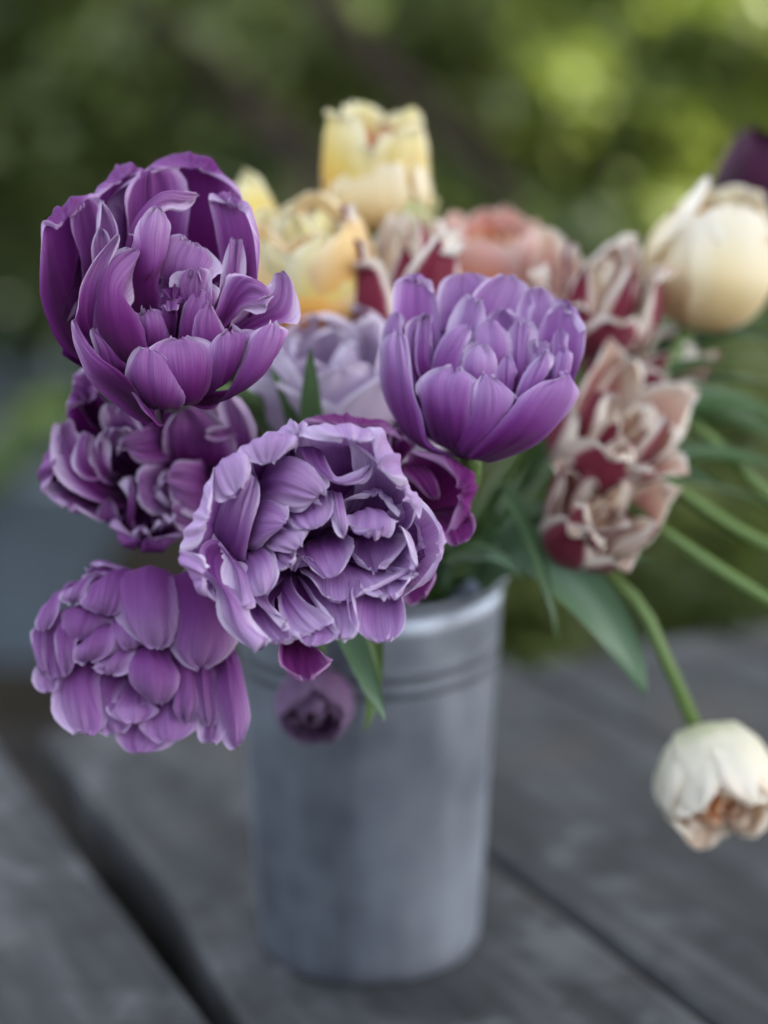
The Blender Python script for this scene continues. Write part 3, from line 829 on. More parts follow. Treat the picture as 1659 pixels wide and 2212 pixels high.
# --- tall flower, opening towards the lens, top of the bunch
F1 = [
 [[(330,1150,-200),(700,1100,-420),(1150,1050,-250)],[(560,800,-330),(900,800,-470),(1220,800,-300)],[(600,260,-280),(960,66,-380),(1240,290,-280)],[(690,250,-210),(960,160,-300),(1180,300,-230)]],
 [[(250,1050,-60),(480,1050,-260),(650,1050,-300)],[(290,780,-150),(480,800,-320),(680,820,-330)],[(400,320,-150),(560,150,-270),(720,190,-290)],[(440,330,-110),(580,210,-210),(690,230,-240)]],
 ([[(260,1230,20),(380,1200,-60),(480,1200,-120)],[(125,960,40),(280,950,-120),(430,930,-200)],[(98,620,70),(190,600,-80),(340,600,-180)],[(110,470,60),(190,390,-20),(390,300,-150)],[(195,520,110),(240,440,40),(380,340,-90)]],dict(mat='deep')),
 [[(1120,1080,-40),(1230,1080,-30),(1290,1060,10)],[(1160,830,-120),(1260,830,-110),(1335,830,10)],[(1120,560,-160),(1250,560,-150),(1366,590,10)],[(1066,320,-160),(1190,300,-170),(1310,400,-40)],[(1100,340,-120),(1200,350,-90),(1270,420,-10)]],
 [[(560,950,-180),(720,950,-260),(900,950,-260)],[(590,650,-200),(720,650,-290),(930,650,-290)],[(580,340,-140),(700,180,-250),(910,140,-290)]],
 [[(360,950,-20),(430,950,-70),(520,950,-110)],[(330,700,-40),(410,690,-110),(500,690,-130)],[(262,480,-30),(320,370,-100),(440,330,-170)]],
 [[(390,720,-10),(470,740,-40),(550,700,-20)],[(398,560,20),(470,560,-20),(548,560,10)],[(412,430,30),(445,362,0),(520,450,10)]],
 [[(395,700,20),(460,700,10),(530,700,20)],[(398,560,50),(440,515,40),(500,580,50)]],
 [[(300,1080,130),(370,1080,120),(430,1060,100)],[(295,960,170),(370,900,150),(430,920,130)],[(345,790,160),(420,740,140),(470,760,130)],[(480,600,120),(545,572,105),(568,612,118)]],
 [[(600,800,60),(690,830,90),(770,800,60)],[(640,640,100),(730,770,130),(810,690,80)],[(645,540,90),(750,560,125),(845,560,60)],[(690,440,70),(775,385,95),(850,480,60)]],
 ([[(560,800,-20),(600,800,10),(640,790,30)],[(575,600,10),(605,600,45),(645,610,70)],[(640,430,10),(685,420,55),(690,480,85)],[(760,335,10),(810,320,50),(830,400,50)],[(890,290,-10),(935,325,15),(880,410,0)],[(990,303,-40),(1002,322,-40),(930,440,-60)]],dict(ptip=4)),
 [[(470,1200,130),(590,1290,190),(690,1230,190)],[(405,1000,130),(480,960,200),(620,980,130)],[(430,800,110),(500,770,170),(590,890,100)],[(500,690,90),(640,632,125),(705,690,90)]],
 [[(800,900,-40),(930,900,-30),(1060,900,20)],[(780,740,10),(900,760,70),(1060,800,70)],[(840,580,-10),(970,600,40),(1130,740,40)]],
 [[(900,1000,20),(980,1000,40),(1060,980,40)],[(890,860,50),(970,900,90),(1060,880,70)],[(885,780,30),(1000,790,70),(1045,745,40)]],
 [[(1010,960,60),(1060,980,90),(1110,960,60)],[(1010,740,40),(1060,790,90),(1125,870,60)]],
 [[(800,1040,0),(870,1040,30),(940,1030,0)],[(790,960,30),(860,940,70),(945,960,30)],[(795,880,40),(870,855,70),(945,900,40)],[(830,930,70),(860,930,85),(900,960,70)]],
 [[(800,1060,40),(850,1060,70),(890,1040,50)],[(805,960,60),(850,945,95),(885,960,70)],[(830,985,80),(855,1000,100),(870,975,85)]],
 [[(640,1050,-60),(700,1000,-60),(780,1000,-50)],[(650,960,-40),(720,900,-20),(790,900,-30)],[(700,870,-20),(770,800,0),(830,790,-20)]],
 [[(610,1000,-40),(660,960,-80),(700,900,-80)],[(590,900,-20),(680,820,-60),(760,780,-60)]],
 [[(680,1230,40),(745,1230,80),(820,1190,60)],[(650,1100,50),(730,1090,110),(810,1090,60)],[(625,1010,40),(705,990,75),(785,985,30)]],
 [[(970,1250,100),(1060,1260,130),(1160,1180,90)],[(980,1080,110),(1060,1060,140),(1140,1080,90)],[(1000,1000,105),(1080,932,110),(1115,1000,80)]],
 [[(880,1200,70),(950,1190,100),(1020,1180,80)],[(900,1060,80),(960,1040,125),(1040,1040,90)],[(945,900,75),(1005,866,95),(1065,905,75)]],
 [[(760,1480,150),(920,1530,220),(1060,1480,160)],[(700,1330,210),(930,1380,290),(1110,1330,190)],[(700,1200,200),(900,1145,235),(1085,1180,185)]],
 [[(660,1540,110),(770,1560,190),(880,1570,170)],[(600,1420,190),(740,1430,285),(940,1490,250)],[(640,1250,230),(730,1215,265),(900,1370,250)]],
 [[(740,1650,20),(780,1640,80),(800,1660,100)],[(560,1540,120),(650,1500,220),(715,1580,220)],[(380,1390,180),(500,1340,280),(610,1390,250)],[(330,1280,180),(390,1250,240),(450,1270,220)],[(258,1060,150),(290,1050,175),(390,1150,160)]],
 [[(420,1330,130),(520,1330,160),(600,1330,150)],[(400,1220,140),(470,1210,170),(560,1260,150)],[(360,1110,130),(400,1096,145),(480,1160,140)]],
 [[(1030,1500,110),(1140,1440,190),(1230,1340,180)],[(1060,1300,190),(1190,1260,280),(1300,1200,210)],[(1090,1180,195),(1190,1100,250),(1345,1090,185)]],
 [[(1100,1540,70),(1170,1510,140),(1240,1450,150)],[(1230,1340,220),(1350,1360,290),(1440,1300,210)],[(1300,1140,210),(1430,1150,290),(1535,1140,180)],[(1370,1080,200),(1450,1062,225),(1530,1080,150)]],
 [[(1120,1150,-40),(1180,1150,-20),(1260,1150,20)],[(1190,1090,0),(1310,1060,20),(1430,1090,70)],[(1400,900,10),(1470,950,60),(1565,1040,60)],[(1440,860,0),(1500,785,20),(1550,880,40)]],
 [[(1130,1000,60),(1165,1030,70),(1200,1020,60)],[(1190,840,50),(1235,890,90),(1270,970,70)],[(1220,795,60),(1300,830,115),(1350,985,95)],[(1290,810,60),(1390,905,110),(1425,1015,90)]],
 [[(1150,900,20),(1190,900,30),(1240,900,20)],[(1185,720,20),(1220,700,40),(1260,760,20)],[(1220,610,10),(1232,590,20),(1245,620,10)]],
 # closed back of the cup
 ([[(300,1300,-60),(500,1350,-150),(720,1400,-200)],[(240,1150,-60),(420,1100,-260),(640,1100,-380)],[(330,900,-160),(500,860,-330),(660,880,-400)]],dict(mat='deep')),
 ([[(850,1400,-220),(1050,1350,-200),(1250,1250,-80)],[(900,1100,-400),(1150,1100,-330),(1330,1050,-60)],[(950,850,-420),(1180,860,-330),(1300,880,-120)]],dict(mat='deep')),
]
# --- front flower, in focus, looking straight out of the bunch
F5 = [
 [[(720,420,-330),(950,400,-380),(1150,500,-340)],[(700,220,-200),(950,200,-220),(1130,260,-200)],[(706,128,-80),(930,100,-70),(1112,130,-70)],[(740,150,-10),(960,175,10),(1085,190,0)]],
 [[(980,430,-340),(1110,470,-350),(1180,560,-330)],[(1080,250,-180),(1190,330,-200),(1250,450,-190)],[(1095,115,-50),(1190,250,-60),(1242,385,-50)],[(1070,185,0),(1110,280,20),(1215,385,0)]],
 [[(1000,480,-330),(1130,540,-340),(1200,640,-320)],[(1020,300,-200),(1200,450,-220),(1280,600,-200)],[(1035,228,-110),(1250,410,-90),(1332,520,-90)],[(1080,290,-90),(1240,420,-60),(1318,650,-60)]],
 [[(1100,600,-360),(1180,720,-370),(1180,880,-340)],[(1250,540,-260),(1340,720,-280),(1250,920,-250)],[(1335,505,-150),(1438,710,-130),(1245,955,-140)],[(1370,600,-110),(1410,720,-90),(1300,900,-110)]],
 [[(980,880,-280),(1100,880,-300),(1210,880,-290)],[(960,960,-180),(1110,1000,-200),(1230,950,-190)],[(985,1150,-80),(1130,1205,-60),(1240,1130,-80)]],
 [[(720,880,-320),(820,890,-330),(960,870,-300)],[(770,980,-210),(880,1000,-220),(980,960,-150)],[(830,1080,-110),(910,1192,-80),(1003,1168,-60)]],
 [[(740,840,-290),(900,820,-290),(1100,840,-260)],[(790,905,-190),(935,985,-120),(1220,845,-140)]],
 [[(1010,890,-240),(1100,870,-240),(1200,850,-220)],[(1005,945,-120),(1165,990,-85),(1258,880,-110)]],
 [[(610,940,-250),(620,910,-260),(660,880,-250)],[(620,1080,-150),(690,1035,-140),(745,990,-120)],[(660,1165,-90),(790,1135,-70),(910,1095,-70)]],
 [[(650,1130,-130),(760,1110,-120),(850,1120,-130)],[(680,1170,-90),(780,1160,-70),(875,1160,-80)],[(690,1190,-50),(760,1220,-40),(885,1180,-50)]],
 [[(440,920,-230),(490,930,-210),(540,960,-210)],[(470,970,-150),(540,1010,-110),(580,1030,-140)],[(570,1070,-60),(620,1120,-50),(645,1150,-60)]],
 [[(440,960,-250),(500,990,-240),(560,1010,-230)],[(430,1060,-170),(530,1090,-150),(600,1090,-150)],[(480,1145,-90),(600,1200,-60),(690,1185,-80)]],
 ([[(230,700,-160),(280,760,-140),(320,800,-170)],[(210,800,-90),(280,860,-60),(310,890,-110)],[(300,920,-60),(350,980,10),(405,1000,-60)],[(330,1070,-60),(400,1110,20),(445,1100,-40)],[(440,1165,-60),(500,1190,0),(578,1238,-40)]],dict(ptip=4)),
 [[(300,770,-300),(330,620,-320),(380,490,-310)],[(170,740,-150),(220,590,-170),(290,430,-170)],[(98,725,-60),(165,550,-60),(250,348,-80)],[(205,720,20),(225,570,20),(270,390,-10)]],
 [[(340,860,-290),(330,790,-310),(310,730,-310)],[(240,920,-130),(200,830,-150),(160,740,-150)],[(238,975,-40),(115,800,-40),(93,730,-60)],[(248,965,10),(215,850,30),(208,740,20)]],
 [[(360,600,-320),(430,490,-330),(500,410,-320)],[(270,450,-180),(340,370,-190),(440,310,-180)],[(250,350,-80),(330,268,-60),(440,245,-80)],[(262,540,-30),(385,430,0),(458,330,-30)]],
 [[(460,380,-320),(540,330,-330),(640,280,-310)],[(410,260,-160),(530,210,-170),(660,190,-160)],[(395,220,-70),(550,152,-50),(698,172,-60)],[(430,285,-30),(540,292,-10),(640,225,-30)]],
 [[(560,250,-250),(640,220,-260),(700,200,-250)],[(510,160,-120),(660,86,-110),(738,105,-110)],[(560,160,-70),(690,130,-50),(722,150,-50)]],
 [[(300,690,-290),(350,760,-240),(420,790,-220)],[(300,560,-200),(380,620,-130),(450,660,-120)],[(400,380,-140),(455,350,-110),(495,440,-90)]],
 [[(290,640,-290),(320,700,-260),(360,770,-260)],[(340,780,-160),(400,850,-100),(437,880,-140)],[(380,950,-110),(425,1000,-80),(430,1045,-100)]],
 [[(490,540,-310),(500,420,-320),(560,300,-310)],[(550,490,-180),(610,360,-130),(680,250,-180)],[(690,535,-90),(800,450,-60),(880,395,-90)]],
 ([[(680,200,-230),(760,200,-250),(820,250,-250)],[(730,290,-150),(800,310,-120),(840,290,-140)],[(870,385,-90),(900,395,-70),(890,370,-110)],[(1000,405,-80),(985,370,-60),(960,350,-110)],[(1078,330,-110),(1062,296,-110),(1030,300,-120)]],dict(ptip=4)),
 [[(440,720,-300),(460,590,-310),(490,460,-310)],[(490,710,-160),(540,590,-120),(590,480,-170)],[(540,650,-110),(625,600,-80),(655,550,-110)]],
 [[(640,560,-280),(720,500,-270),(840,430,-260)],[(650,590,-150),(750,560,-110),(860,500,-150)],[(670,605,-100),(765,620,-75),(868,570,-100)]],
 [[(840,440,-230),(870,430,-220),(905,440,-230)],[(860,560,-120),(890,530,-100),(935,540,-120)],[(890,640,-90),(922,668,-75),(952,640,-90)]],
 [[(420,800,-300),(450,740,-300),(520,690,-300)],[(420,870,-170),(500,830,-110),(575,760,-150)],[(450,930,-110),(520,955,-70),(598,850,-100)]],
 [[(540,700,-310),(570,640,-300),(640,600,-300)],[(550,730,-160),(620,680,-120),(700,605,-150)],[(600,740,-120),(690,725,-95),(755,620,-120)]],
 [[(560,730,-260),(600,740,-250),(650,730,-250)],[(590,840,-130),(655,805,-105),(690,770,-130)]],
 [[(730,700,-360),(800,660,-370),(880,640,-360)],[(690,740,-260),(820,720,-230),(950,690,-240)],[(780,800,-190),(870,875,-140),(948,760,-170)]],
 [[(930,600,-320),(1000,540,-310),(1080,530,-300)],[(940,560,-210),(1050,520,-180),(1160,560,-170)],[(955,605,-120),(1060,640,-85),(1190,620,-95)],[(1000,625,-100),(1080,640,-80),(1190,685,-80)]],
 [[(960,680,-370),(1060,650,-380),(1150,660,-360)],[(960,760,-290),(1080,740,-290),(1200,680,-250)],[(1010,815,-220),(1110,845,-190),(1235,690,-170)]],
 [[(920,560,-370),(1000,500,-380),(1090,500,-370)],[(920,480,-260),(1070,430,-270),(1180,510,-240)],[(960,470,-200),(1090,455,-190),(1215,560,-160)]],
 [[(1120,800,-330),(1160,740,-340),(1190,660,-330)],[(1180,860,-200),(1250,780,-210),(1230,640,-200)],[(1240,872,-110),(1298,830,-95),(1245,640,-120)]],
 [[(680,800,-330),(710,790,-330),(740,790,-330)],[(670,830,-240),(720,820,-220),(790,810,-240)],[(690,770,-210),(735,760,-200),(770,780,-210)]],
 ([[(620,1180,-280),(690,1170,-290),(760,1190,-280)],[(600,1280,-180),(700,1280,-210),(830,1290,-180)],[(615,1325,-100),(740,1392,-90),(842,1320,-110)]],dict(mat='magenta')),
 # closed back of the cup
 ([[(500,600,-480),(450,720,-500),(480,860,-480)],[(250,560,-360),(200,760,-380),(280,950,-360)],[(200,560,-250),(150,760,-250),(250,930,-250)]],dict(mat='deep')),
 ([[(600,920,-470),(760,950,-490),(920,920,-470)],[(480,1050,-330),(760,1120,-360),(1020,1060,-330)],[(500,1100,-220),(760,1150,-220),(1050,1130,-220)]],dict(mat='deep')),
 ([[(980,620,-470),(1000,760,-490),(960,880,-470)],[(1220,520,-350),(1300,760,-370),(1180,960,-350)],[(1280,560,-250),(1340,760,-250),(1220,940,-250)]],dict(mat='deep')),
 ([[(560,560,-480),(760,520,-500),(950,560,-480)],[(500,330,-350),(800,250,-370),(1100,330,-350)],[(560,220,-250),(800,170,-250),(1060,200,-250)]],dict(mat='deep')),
]
# --- cup-shaped flower to the right, seen from above its rim
F3 = [
 [[(520,1270,120),(630,1310,190),(730,1330,190)],[(395,1000,210),(590,1060,360),(760,1040,330)],[(385,870,220),(600,840,350),(800,860,320)],[(450,790,215),(650,725,295),(800,840,300)]],
 [[(640,1290,190),(720,1340,235),(800,1310,235)],[(740,1000,320),(900,1080,385),(1030,1060,320)],[(800,850,310),(890,780,335),(1085,960,285)]],
 [[(740,1370,200),(820,1385,210),(900,1400,130)],[(960,1140,350),(1110,1220,350),(1260,1270,180)],[(1170,890,340),(1330,960,340),(1490,1010,150)],[(1330,860,300),(1440,778,275),(1530,840,140)]],
 [[(330,1200,60),(410,1290,130),(480,1280,170)],[(168,900,40),(280,950,180),(410,1040,230)],[(150,640,40),(250,640,170),(365,760,200)],[(170,530,50),(240,485,130),(350,540,165)]],
 [[(170,640,20),(210,640,60),(270,600,60)],[(155,520,20),(210,500,70),(280,480,70)],[(190,390,30),(245,360,60),(305,400,60)]],
 [[(220,800,-60),(380,800,-140),(520,800,-160)],[(236,520,-60),(380,520,-150),(550,560,-160)],[(258,140,-80),(390,82,-130),(510,190,-150)],[(290,150,-50),(390,120,-90),(490,200,-120)]],
 [[(520,700,-230),(700,680,-300),(900,650,-290)],[(530,400,-230),(700,380,-310),(900,360,-300)],[(540,190,-200),(700,92,-260),(930,120,-280)]],
 [[(600,800,-100),(800,750,-200),(1080,720,-230)],[(640,540,-80),(850,420,-210),(1120,440,-240)],[(760,240,-110),(1000,106,-210),(1170,180,-240)]],
 [[(1050,760,-180),(1200,740,-230),(1380,740,-190)],[(1060,520,-180),(1220,500,-240),(1370,520,-200)],[(1100,300,-190),(1220,188,-220),(1350,300,-220)]],
 [[(1180,900,-80),(1340,880,-120),(1460,880,-20)],[(1180,680,-110),(1370,660,-180),(1545,680,-20)],[(1330,310,-170),(1440,270,-160),(1545,430,-80)],[(1360,320,-140),(1440,310,-120),(1515,430,-50)]],
 [[(390,900,60),(440,860,50),(490,800,40)],[(320,620,40),(400,600,20),(490,620,40)],[(320,430,40),(445,375,30),(485,410,20)]],
 [[(400,740,90),(440,720,100),(480,700,90)],[(395,560,70),(440,540,90),(490,540,70)],[(410,430,50),(460,365,60),(488,420,50)]],
 [[(500,880,100),(590,880,160),(680,860,160)],[(485,740,80),(580,720,165),(690,740,160)],[(560,540,50),(660,540,140),(750,570,140)],[(640,450,30),(740,440,80),(805,470,80)]],
 [[(640,700,-80),(720,660,-40),(800,640,-40)],[(640,500,-100),(740,460,-30),(820,500,-20)],[(740,320,-110),(800,280,-60),(845,430,-40)]],
 [[(690,880,150),(820,900,220),(930,860,160)],[(685,740,150),(820,740,240),(955,760,150)],[(730,615,145),(830,575,190),(945,680,135)]],
 [[(760,780,60),(900,790,130),(1040,780,60)],[(750,600,40),(900,600,140),(1055,620,50)],[(800,480,30),(910,425,85),(1030,530,35)]],
 [[(880,760,-60),(1020,760,-70),(1150,780,0)],[(850,540,-80),(1020,520,-110),(1165,580,-10)],[(880,370,-90),(1010,340,-80),(1155,440,-10)]],
 [[(1050,880,80),(1110,880,120),(1160,840,80)],[(1050,680,40),(1120,660,100),(1180,640,50)],[(1060,510,10),(1135,440,40),(1178,500,10)]],
 [[(930,920,150),(1000,930,180),(1050,910,150)],[(915,800,140),(1010,790,190),(1080,820,140)],[(960,680,125),(1030,655,145),(1112,760,115)]],
 [[(1070,1000,210),(1140,1000,250),(1200,960,220)],[(1060,930,210),(1170,880,250),(1260,850,200)],[(1170,690,145),(1290,618,170),(1340,680,120)]],
 [[(1280,920,100),(1350,900,150),(1420,860,90)],[(1310,760,90),(1390,740,160),(1480,700,70)],[(1330,620,60),(1420,580,80),(1480,620,40)]],
 [[(1290,780,40),(1370,760,70),(1440,720,30)],[(1320,560,40),(1380,560,60),(1440,560,30)],[(1330,500,40),(1395,482,50),(1450,510,30)]],
 [[(1170,800,60),(1240,800,70),(1310,780,60)],[(1180,690,30),(1250,680,60),(1330,670,40)],[(1190,570,10),(1260,580,40),(1338,620,20)]],
 ([[(500,1250,-40),(700,1300,-110),(900,1300,-60)],[(380,900,-130),(700,950,-310),(1100,950,-220)],[(420,500,-180),(760,480,-340),(1200,520,-260)]],dict(mat='deep')),
]
# --- shadowed flower tucked between the others
F2 = [
 ([[(420,960,-430),(400,800,-440),(430,640,-430)],[(220,930,-260),(180,740,-280),(260,560,-260)],[(100,850,-160),(125,640,-150),(240,400,-180)],[(180,840,-110),(200,640,-100),(270,460,-130)]],dict(mat='deep')),
 [[(640,1060,-430),(540,940,-430),(420,850,-420)],[(540,1085,-260),(380,960,-240),(220,820,-240)],[(480,1070,-150),(290,985,-120),(110,880,-140)]],
 [[(680,980,-300),(640,860,-320),(580,780,-320)],[(500,930,-190),(490,820,-180),(500,740,-210)],[(280,760,-140),(320,650,-120),(380,590,-160)],[(225,520,-150),(255,425,-150),(295,450,-170)]],
 [[(560,790,-220),(530,760,-230),(510,700,-240)],[(390,760,-120),(420,715,-110),(440,670,-140)],[(342,690,-110),(385,630,-95),(435,590,-120)],[(405,510,-130),(425,500,-120),(445,540,-130)]],
 [[(560,820,-200),(545,780,-190),(560,750,-200)],[(480,690,-150),(505,670,-130),(525,650,-150)],[(455,560,-150),(480,540,-140),(505,555,-150)]],
 ([[(340,560,-400),(450,480,-430),(600,480,-420)],[(290,380,-250),(380,280,-270),(520,260,-260)],[(300,300,-150),(340,160,-150),(480,190,-170)],[(320,330,-110),(400,270,-100),(500,280,-120)]],dict(mat='deep')),
 [[(320,300,-300),(380,200,-320),(460,150,-310)],[(290,280,-200),(330,120,-210),(400,30,-200)]],
 [[(570,520,-320),(670,500,-300),(760,470,-300)],[(520,380,-180),(640,390,-130),(760,420,-160)],[(510,280,-150),(610,300,-110),(740,385,-130)]],
 [[(540,640,-240),(560,600,-240),(600,580,-240)],[(490,570,-150),(570,510,-140),(640,490,-160)],[(480,530,-140),(610,440,-115),(750,430,-150)]],
 [[(960,660,-330),(950,540,-340),(880,460,-330)],[(810,700,-160),(790,560,-110),(740,450,-150)],[(700,650,-110),(650,570,-85),(575,535,-120)]],
 [[(980,980,-330),(960,840,-340),(920,720,-330)],[(900,1020,-180),(830,870,-150),(820,710,-170)],[(880,1020,-130),(755,850,-105),(755,710,-130)]],
 [[(1000,960,-300),(990,860,-300),(960,760,-300)],[(950,930,-170),(890,850,-140),(920,740,-160)]],
 [[(1200,1040,-330),(1220,820,-340),(1160,680,-330)],[(1120,1060,-180),(1060,820,-130),(1080,660,-170)],[(1030,1010,-140),(955,790,-110),(990,650,-130)]],
 [[(1150,1160,-260),(1120,1030,-260),(1090,950,-260)],[(1060,1140,-150),(1030,1030,-130),(1030,930,-150)],[(1010,1140,-120),(980,1000,-105),(985,920,-120)]],
 [[(960,680,-330),(1150,690,-330),(1350,690,-340)],[(930,560,-230),(1130,540,-240),(1370,560,-260)],[(930,440,-150),(1050,315,-160),(1220,340,-200)]],
 [[(1380,640,-360),(1440,600,-360),(1500,560,-370)],[(1330,440,-240),(1430,420,-230),(1520,500,-250)],[(1265,300,-180),(1370,232,-150),(1530,470,-200)]],
 [[(1390,500,-240),(1380,470,-240),(1370,440,-240)],[(1290,535,-150),(1260,490,-130),(1290,450,-150)],[(1240,530,-150),(1205,490,-140),(1250,450,-150)]],
 [[(710,1130,-190),(690,1090,-200),(670,1050,-200)],[(735,950,-150),(705,950,-130),(680,950,-150)],[(705,780,-180),(690,760,-170),(675,770,-180)]],
 [[(640,1080,-260),(560,1080,-240),(500,1080,-250)],[(600,960,-200),(540,930,-180),(480,1020,-200)]],
 ([[(620,1040,-430),(780,1080,-440),(980,1040,-430)],[(570,1120,-260),(760,1200,-270),(1010,1150,-260)],[(560,1100,-150),(750,1262,-120),(1050,1190,-160)],[(620,1090,-110),(780,1200,-80),(1000,1130,-120)]],dict(mat='deep')),
 [[(860,1120,-280),(940,1120,-280),(1020,1090,-280)],[(840,1130,-160),(920,1080,-120),(1000,1020,-140)]],
 [[(700,1180,-250),(760,1190,-240),(820,1180,-250)],[(700,1160,-160),(760,1130,-130),(830,1190,-150)]],
 ([[(760,600,-470),(950,560,-490),(1150,560,-470)],[(700,400,-350),(950,330,-370),(1250,380,-350)],[(760,300,-250),(950,240,-250),(1250,280,-250)]],dict(mat='deep')),
 ([[(1050,720,-470),(1100,880,-490),(1030,1020,-470)],[(1280,640,-350),(1330,900,-370),(1180,1100,-350)],[(1380,640,-250),(1380,900,-250),(1230,1120,-250)]],dict(mat='deep')),
 ([[(480,640,-470),(440,800,-490),(520,960,-470)],[(260,560,-370),(230,800,-380),(360,1000,-370)],[(230,600,-250),(200,800,-250),(320,960,-250)]],dict(mat='deep')),
]
# --- nodding flower, lowest of the purple ones
F4 = [
 [[(980,230,0),(1180,180,30),(1320,320,-120)],[(1000,500,130),(1230,480,210),(1410,520,20)],[(1010,680,150),(1210,720,220),(1425,640,40)],[(1060,770,140),(1210,830,170),(1400,720,40)]],
 [[(690,220,40),(850,135,50),(1000,200,50)],[(655,400,140),(850,400,260),(1030,430,190)],[(730,580,170),(900,690,215),(1015,670,170)]],
 [[(500,250,30),(620,170,40),(720,180,30)],[(430,340,90),(570,340,160),(700,340,130)],[(400,400,120),(540,465,150),(700,450,145)]],
 [[(330,290,-40),(410,230,-20),(500,190,-40)],[(265,340,40),(340,330,100),(440,320,80)],[(265,370,60),(335,405,95),(430,405,95)]],
 [[(190,370,-80),(240,320,-70),(300,280,-70)],[(110,480,-10),(180,470,60),(260,420,40)],[(92,565,20),(165,570,60),(250,450,60)]],
 [[(190,520,-20),(250,470,0),(280,520,10)],[(165,700,-20),(230,700,-50),(265,660,20)],[(190,900,-10),(260,890,10),(330,850,20)]],
 [[(100,560,-60),(140,560,-40),(180,560,-40)],[(85,620,-40),(120,700,0),(170,780,-20)],[(130,740,-30),(160,840,0),(190,900,-20)]],
 [[(280,440,20),(450,430,40),(600,450,30)],[(270,540,40),(400,540,80),(600,490,50)],[(290,600,55),(385,648,80),(590,510,60)]],
 [[(250,560,40),(300,580,70),(360,620,60)],[(250,680,60),(300,710,110),(355,720,80)],[(280,880,60),(315,860,85),(350,810,80)]],
 [[(400,640,40),(510,580,70),(610,540,60)],[(360,690,90),(480,660,150),(630,600,110)],[(345,785,115),(440,790,145),(645,685,130)]],
 [[(610,520,60),(680,510,90),(770,560,80)],[(615,600,110),(710,600,150),(820,610,120)],[(640,692,135),(725,692,150),(840,650,140)]],
 [[(580,740,60),(650,720,90),(740,700,80)],[(510,790,110),(600,790,150),(740,760,120)],[(480,815,125),(580,862,140),(735,850,130)]],
 [[(760,720,90),(870,690,120),(990,720,100)],[(720,820,135),(880,820,220),(1060,840,150)],[(770,950,130),(900,1068,150),(1020,1050,140)]],
 [[(1020,860,60),(1100,820,90),(1160,850,60)],[(1010,980,90),(1100,980,140),(1180,980,90)],[(1005,1120,95),(1090,1182,110),(1195,1140,85)]],
 [[(1120,820,20),(1200,790,40),(1270,820,20)],[(1140,980,50),(1220,980,90),(1290,980,40)],[(1180,1070,55),(1250,1200,70),(1305,1150,45)]],
 [[(1300,850,10),(1370,760,40),(1430,720,0)],[(1290,1000,40),(1400,1000,120),(1510,980,20)],[(1370,1340,30),(1440,1345,60),(1520,1180,20)]],
 [[(1210,1000,0),(1260,1000,20),(1310,1000,0)],[(1220,1280,0),(1260,1300,20),(1310,1270,0)]],
 ([[(540,880,-60),(650,840,-70),(760,870,-60)],[(530,960,-40),(680,960,-70),(820,980,-40)],[(600,1090,10),(720,1105,10),(860,1070,10)]],dict(mat='deep')),
 [[(300,900,-40),(390,860,0),(500,880,-30)],[(265,1040,-20),(390,1040,70),(520,1050,10)],[(310,1150,-10),(440,1238,30),(570,1215,10)]],
 [[(500,900,-30),(560,940,0),(620,1020,-10)],[(510,1080,-20),(600,1090,30),(690,1110,0)],[(530,1225,-20),(640,1248,10),(745,1170,0)]],
 [[(640,1040,0),(740,1040,10),(850,1050,0)],[(610,1090,40),(740,1080,60),(890,1080,30)],[(640,1135,65),(760,1172,65),(905,1140,45)]],
 [[(700,1140,-70),(820,1120,-90),(950,1130,-70)],[(665,1240,-40),(800,1230,-60),(980,1230,-30)],[(690,1335,-10),(800,1385,10),(1010,1330,-10)]],
 [[(850,1100,-30),(980,1080,-20),(1130,1080,-30)],[(820,1180,10),(980,1160,40),(1170,1140,10)],[(860,1255,35),(990,1298,45),(1150,1230,25)]],
 [[(420,200,-120),(500,130,-130),(590,120,-120)],[(380,240,-100),(470,140,-110),(560,100,-110)]],
 [[(120,860,-60),(200,860,-40),(260,860,-30)],[(150,950,-60),(210,960,-40),(260,930,-40)]],
 ([[(400,400,-200),(600,300,-220),(900,250,-220)],[(250,650,-200),(560,700,-300),(900,600,-280)],[(250,900,-140),(560,1050,-240),(950,1000,-220)]],dict(mat='deep')),
 ([[(950,300,-220),(1150,350,-230),(1300,420,-160)],[(900,650,-280),(1180,650,-300),(1400,700,-160)],[(900,1000,-200),(1150,1050,-200),(1380,1000,-100)]],dict(mat='deep')),
]
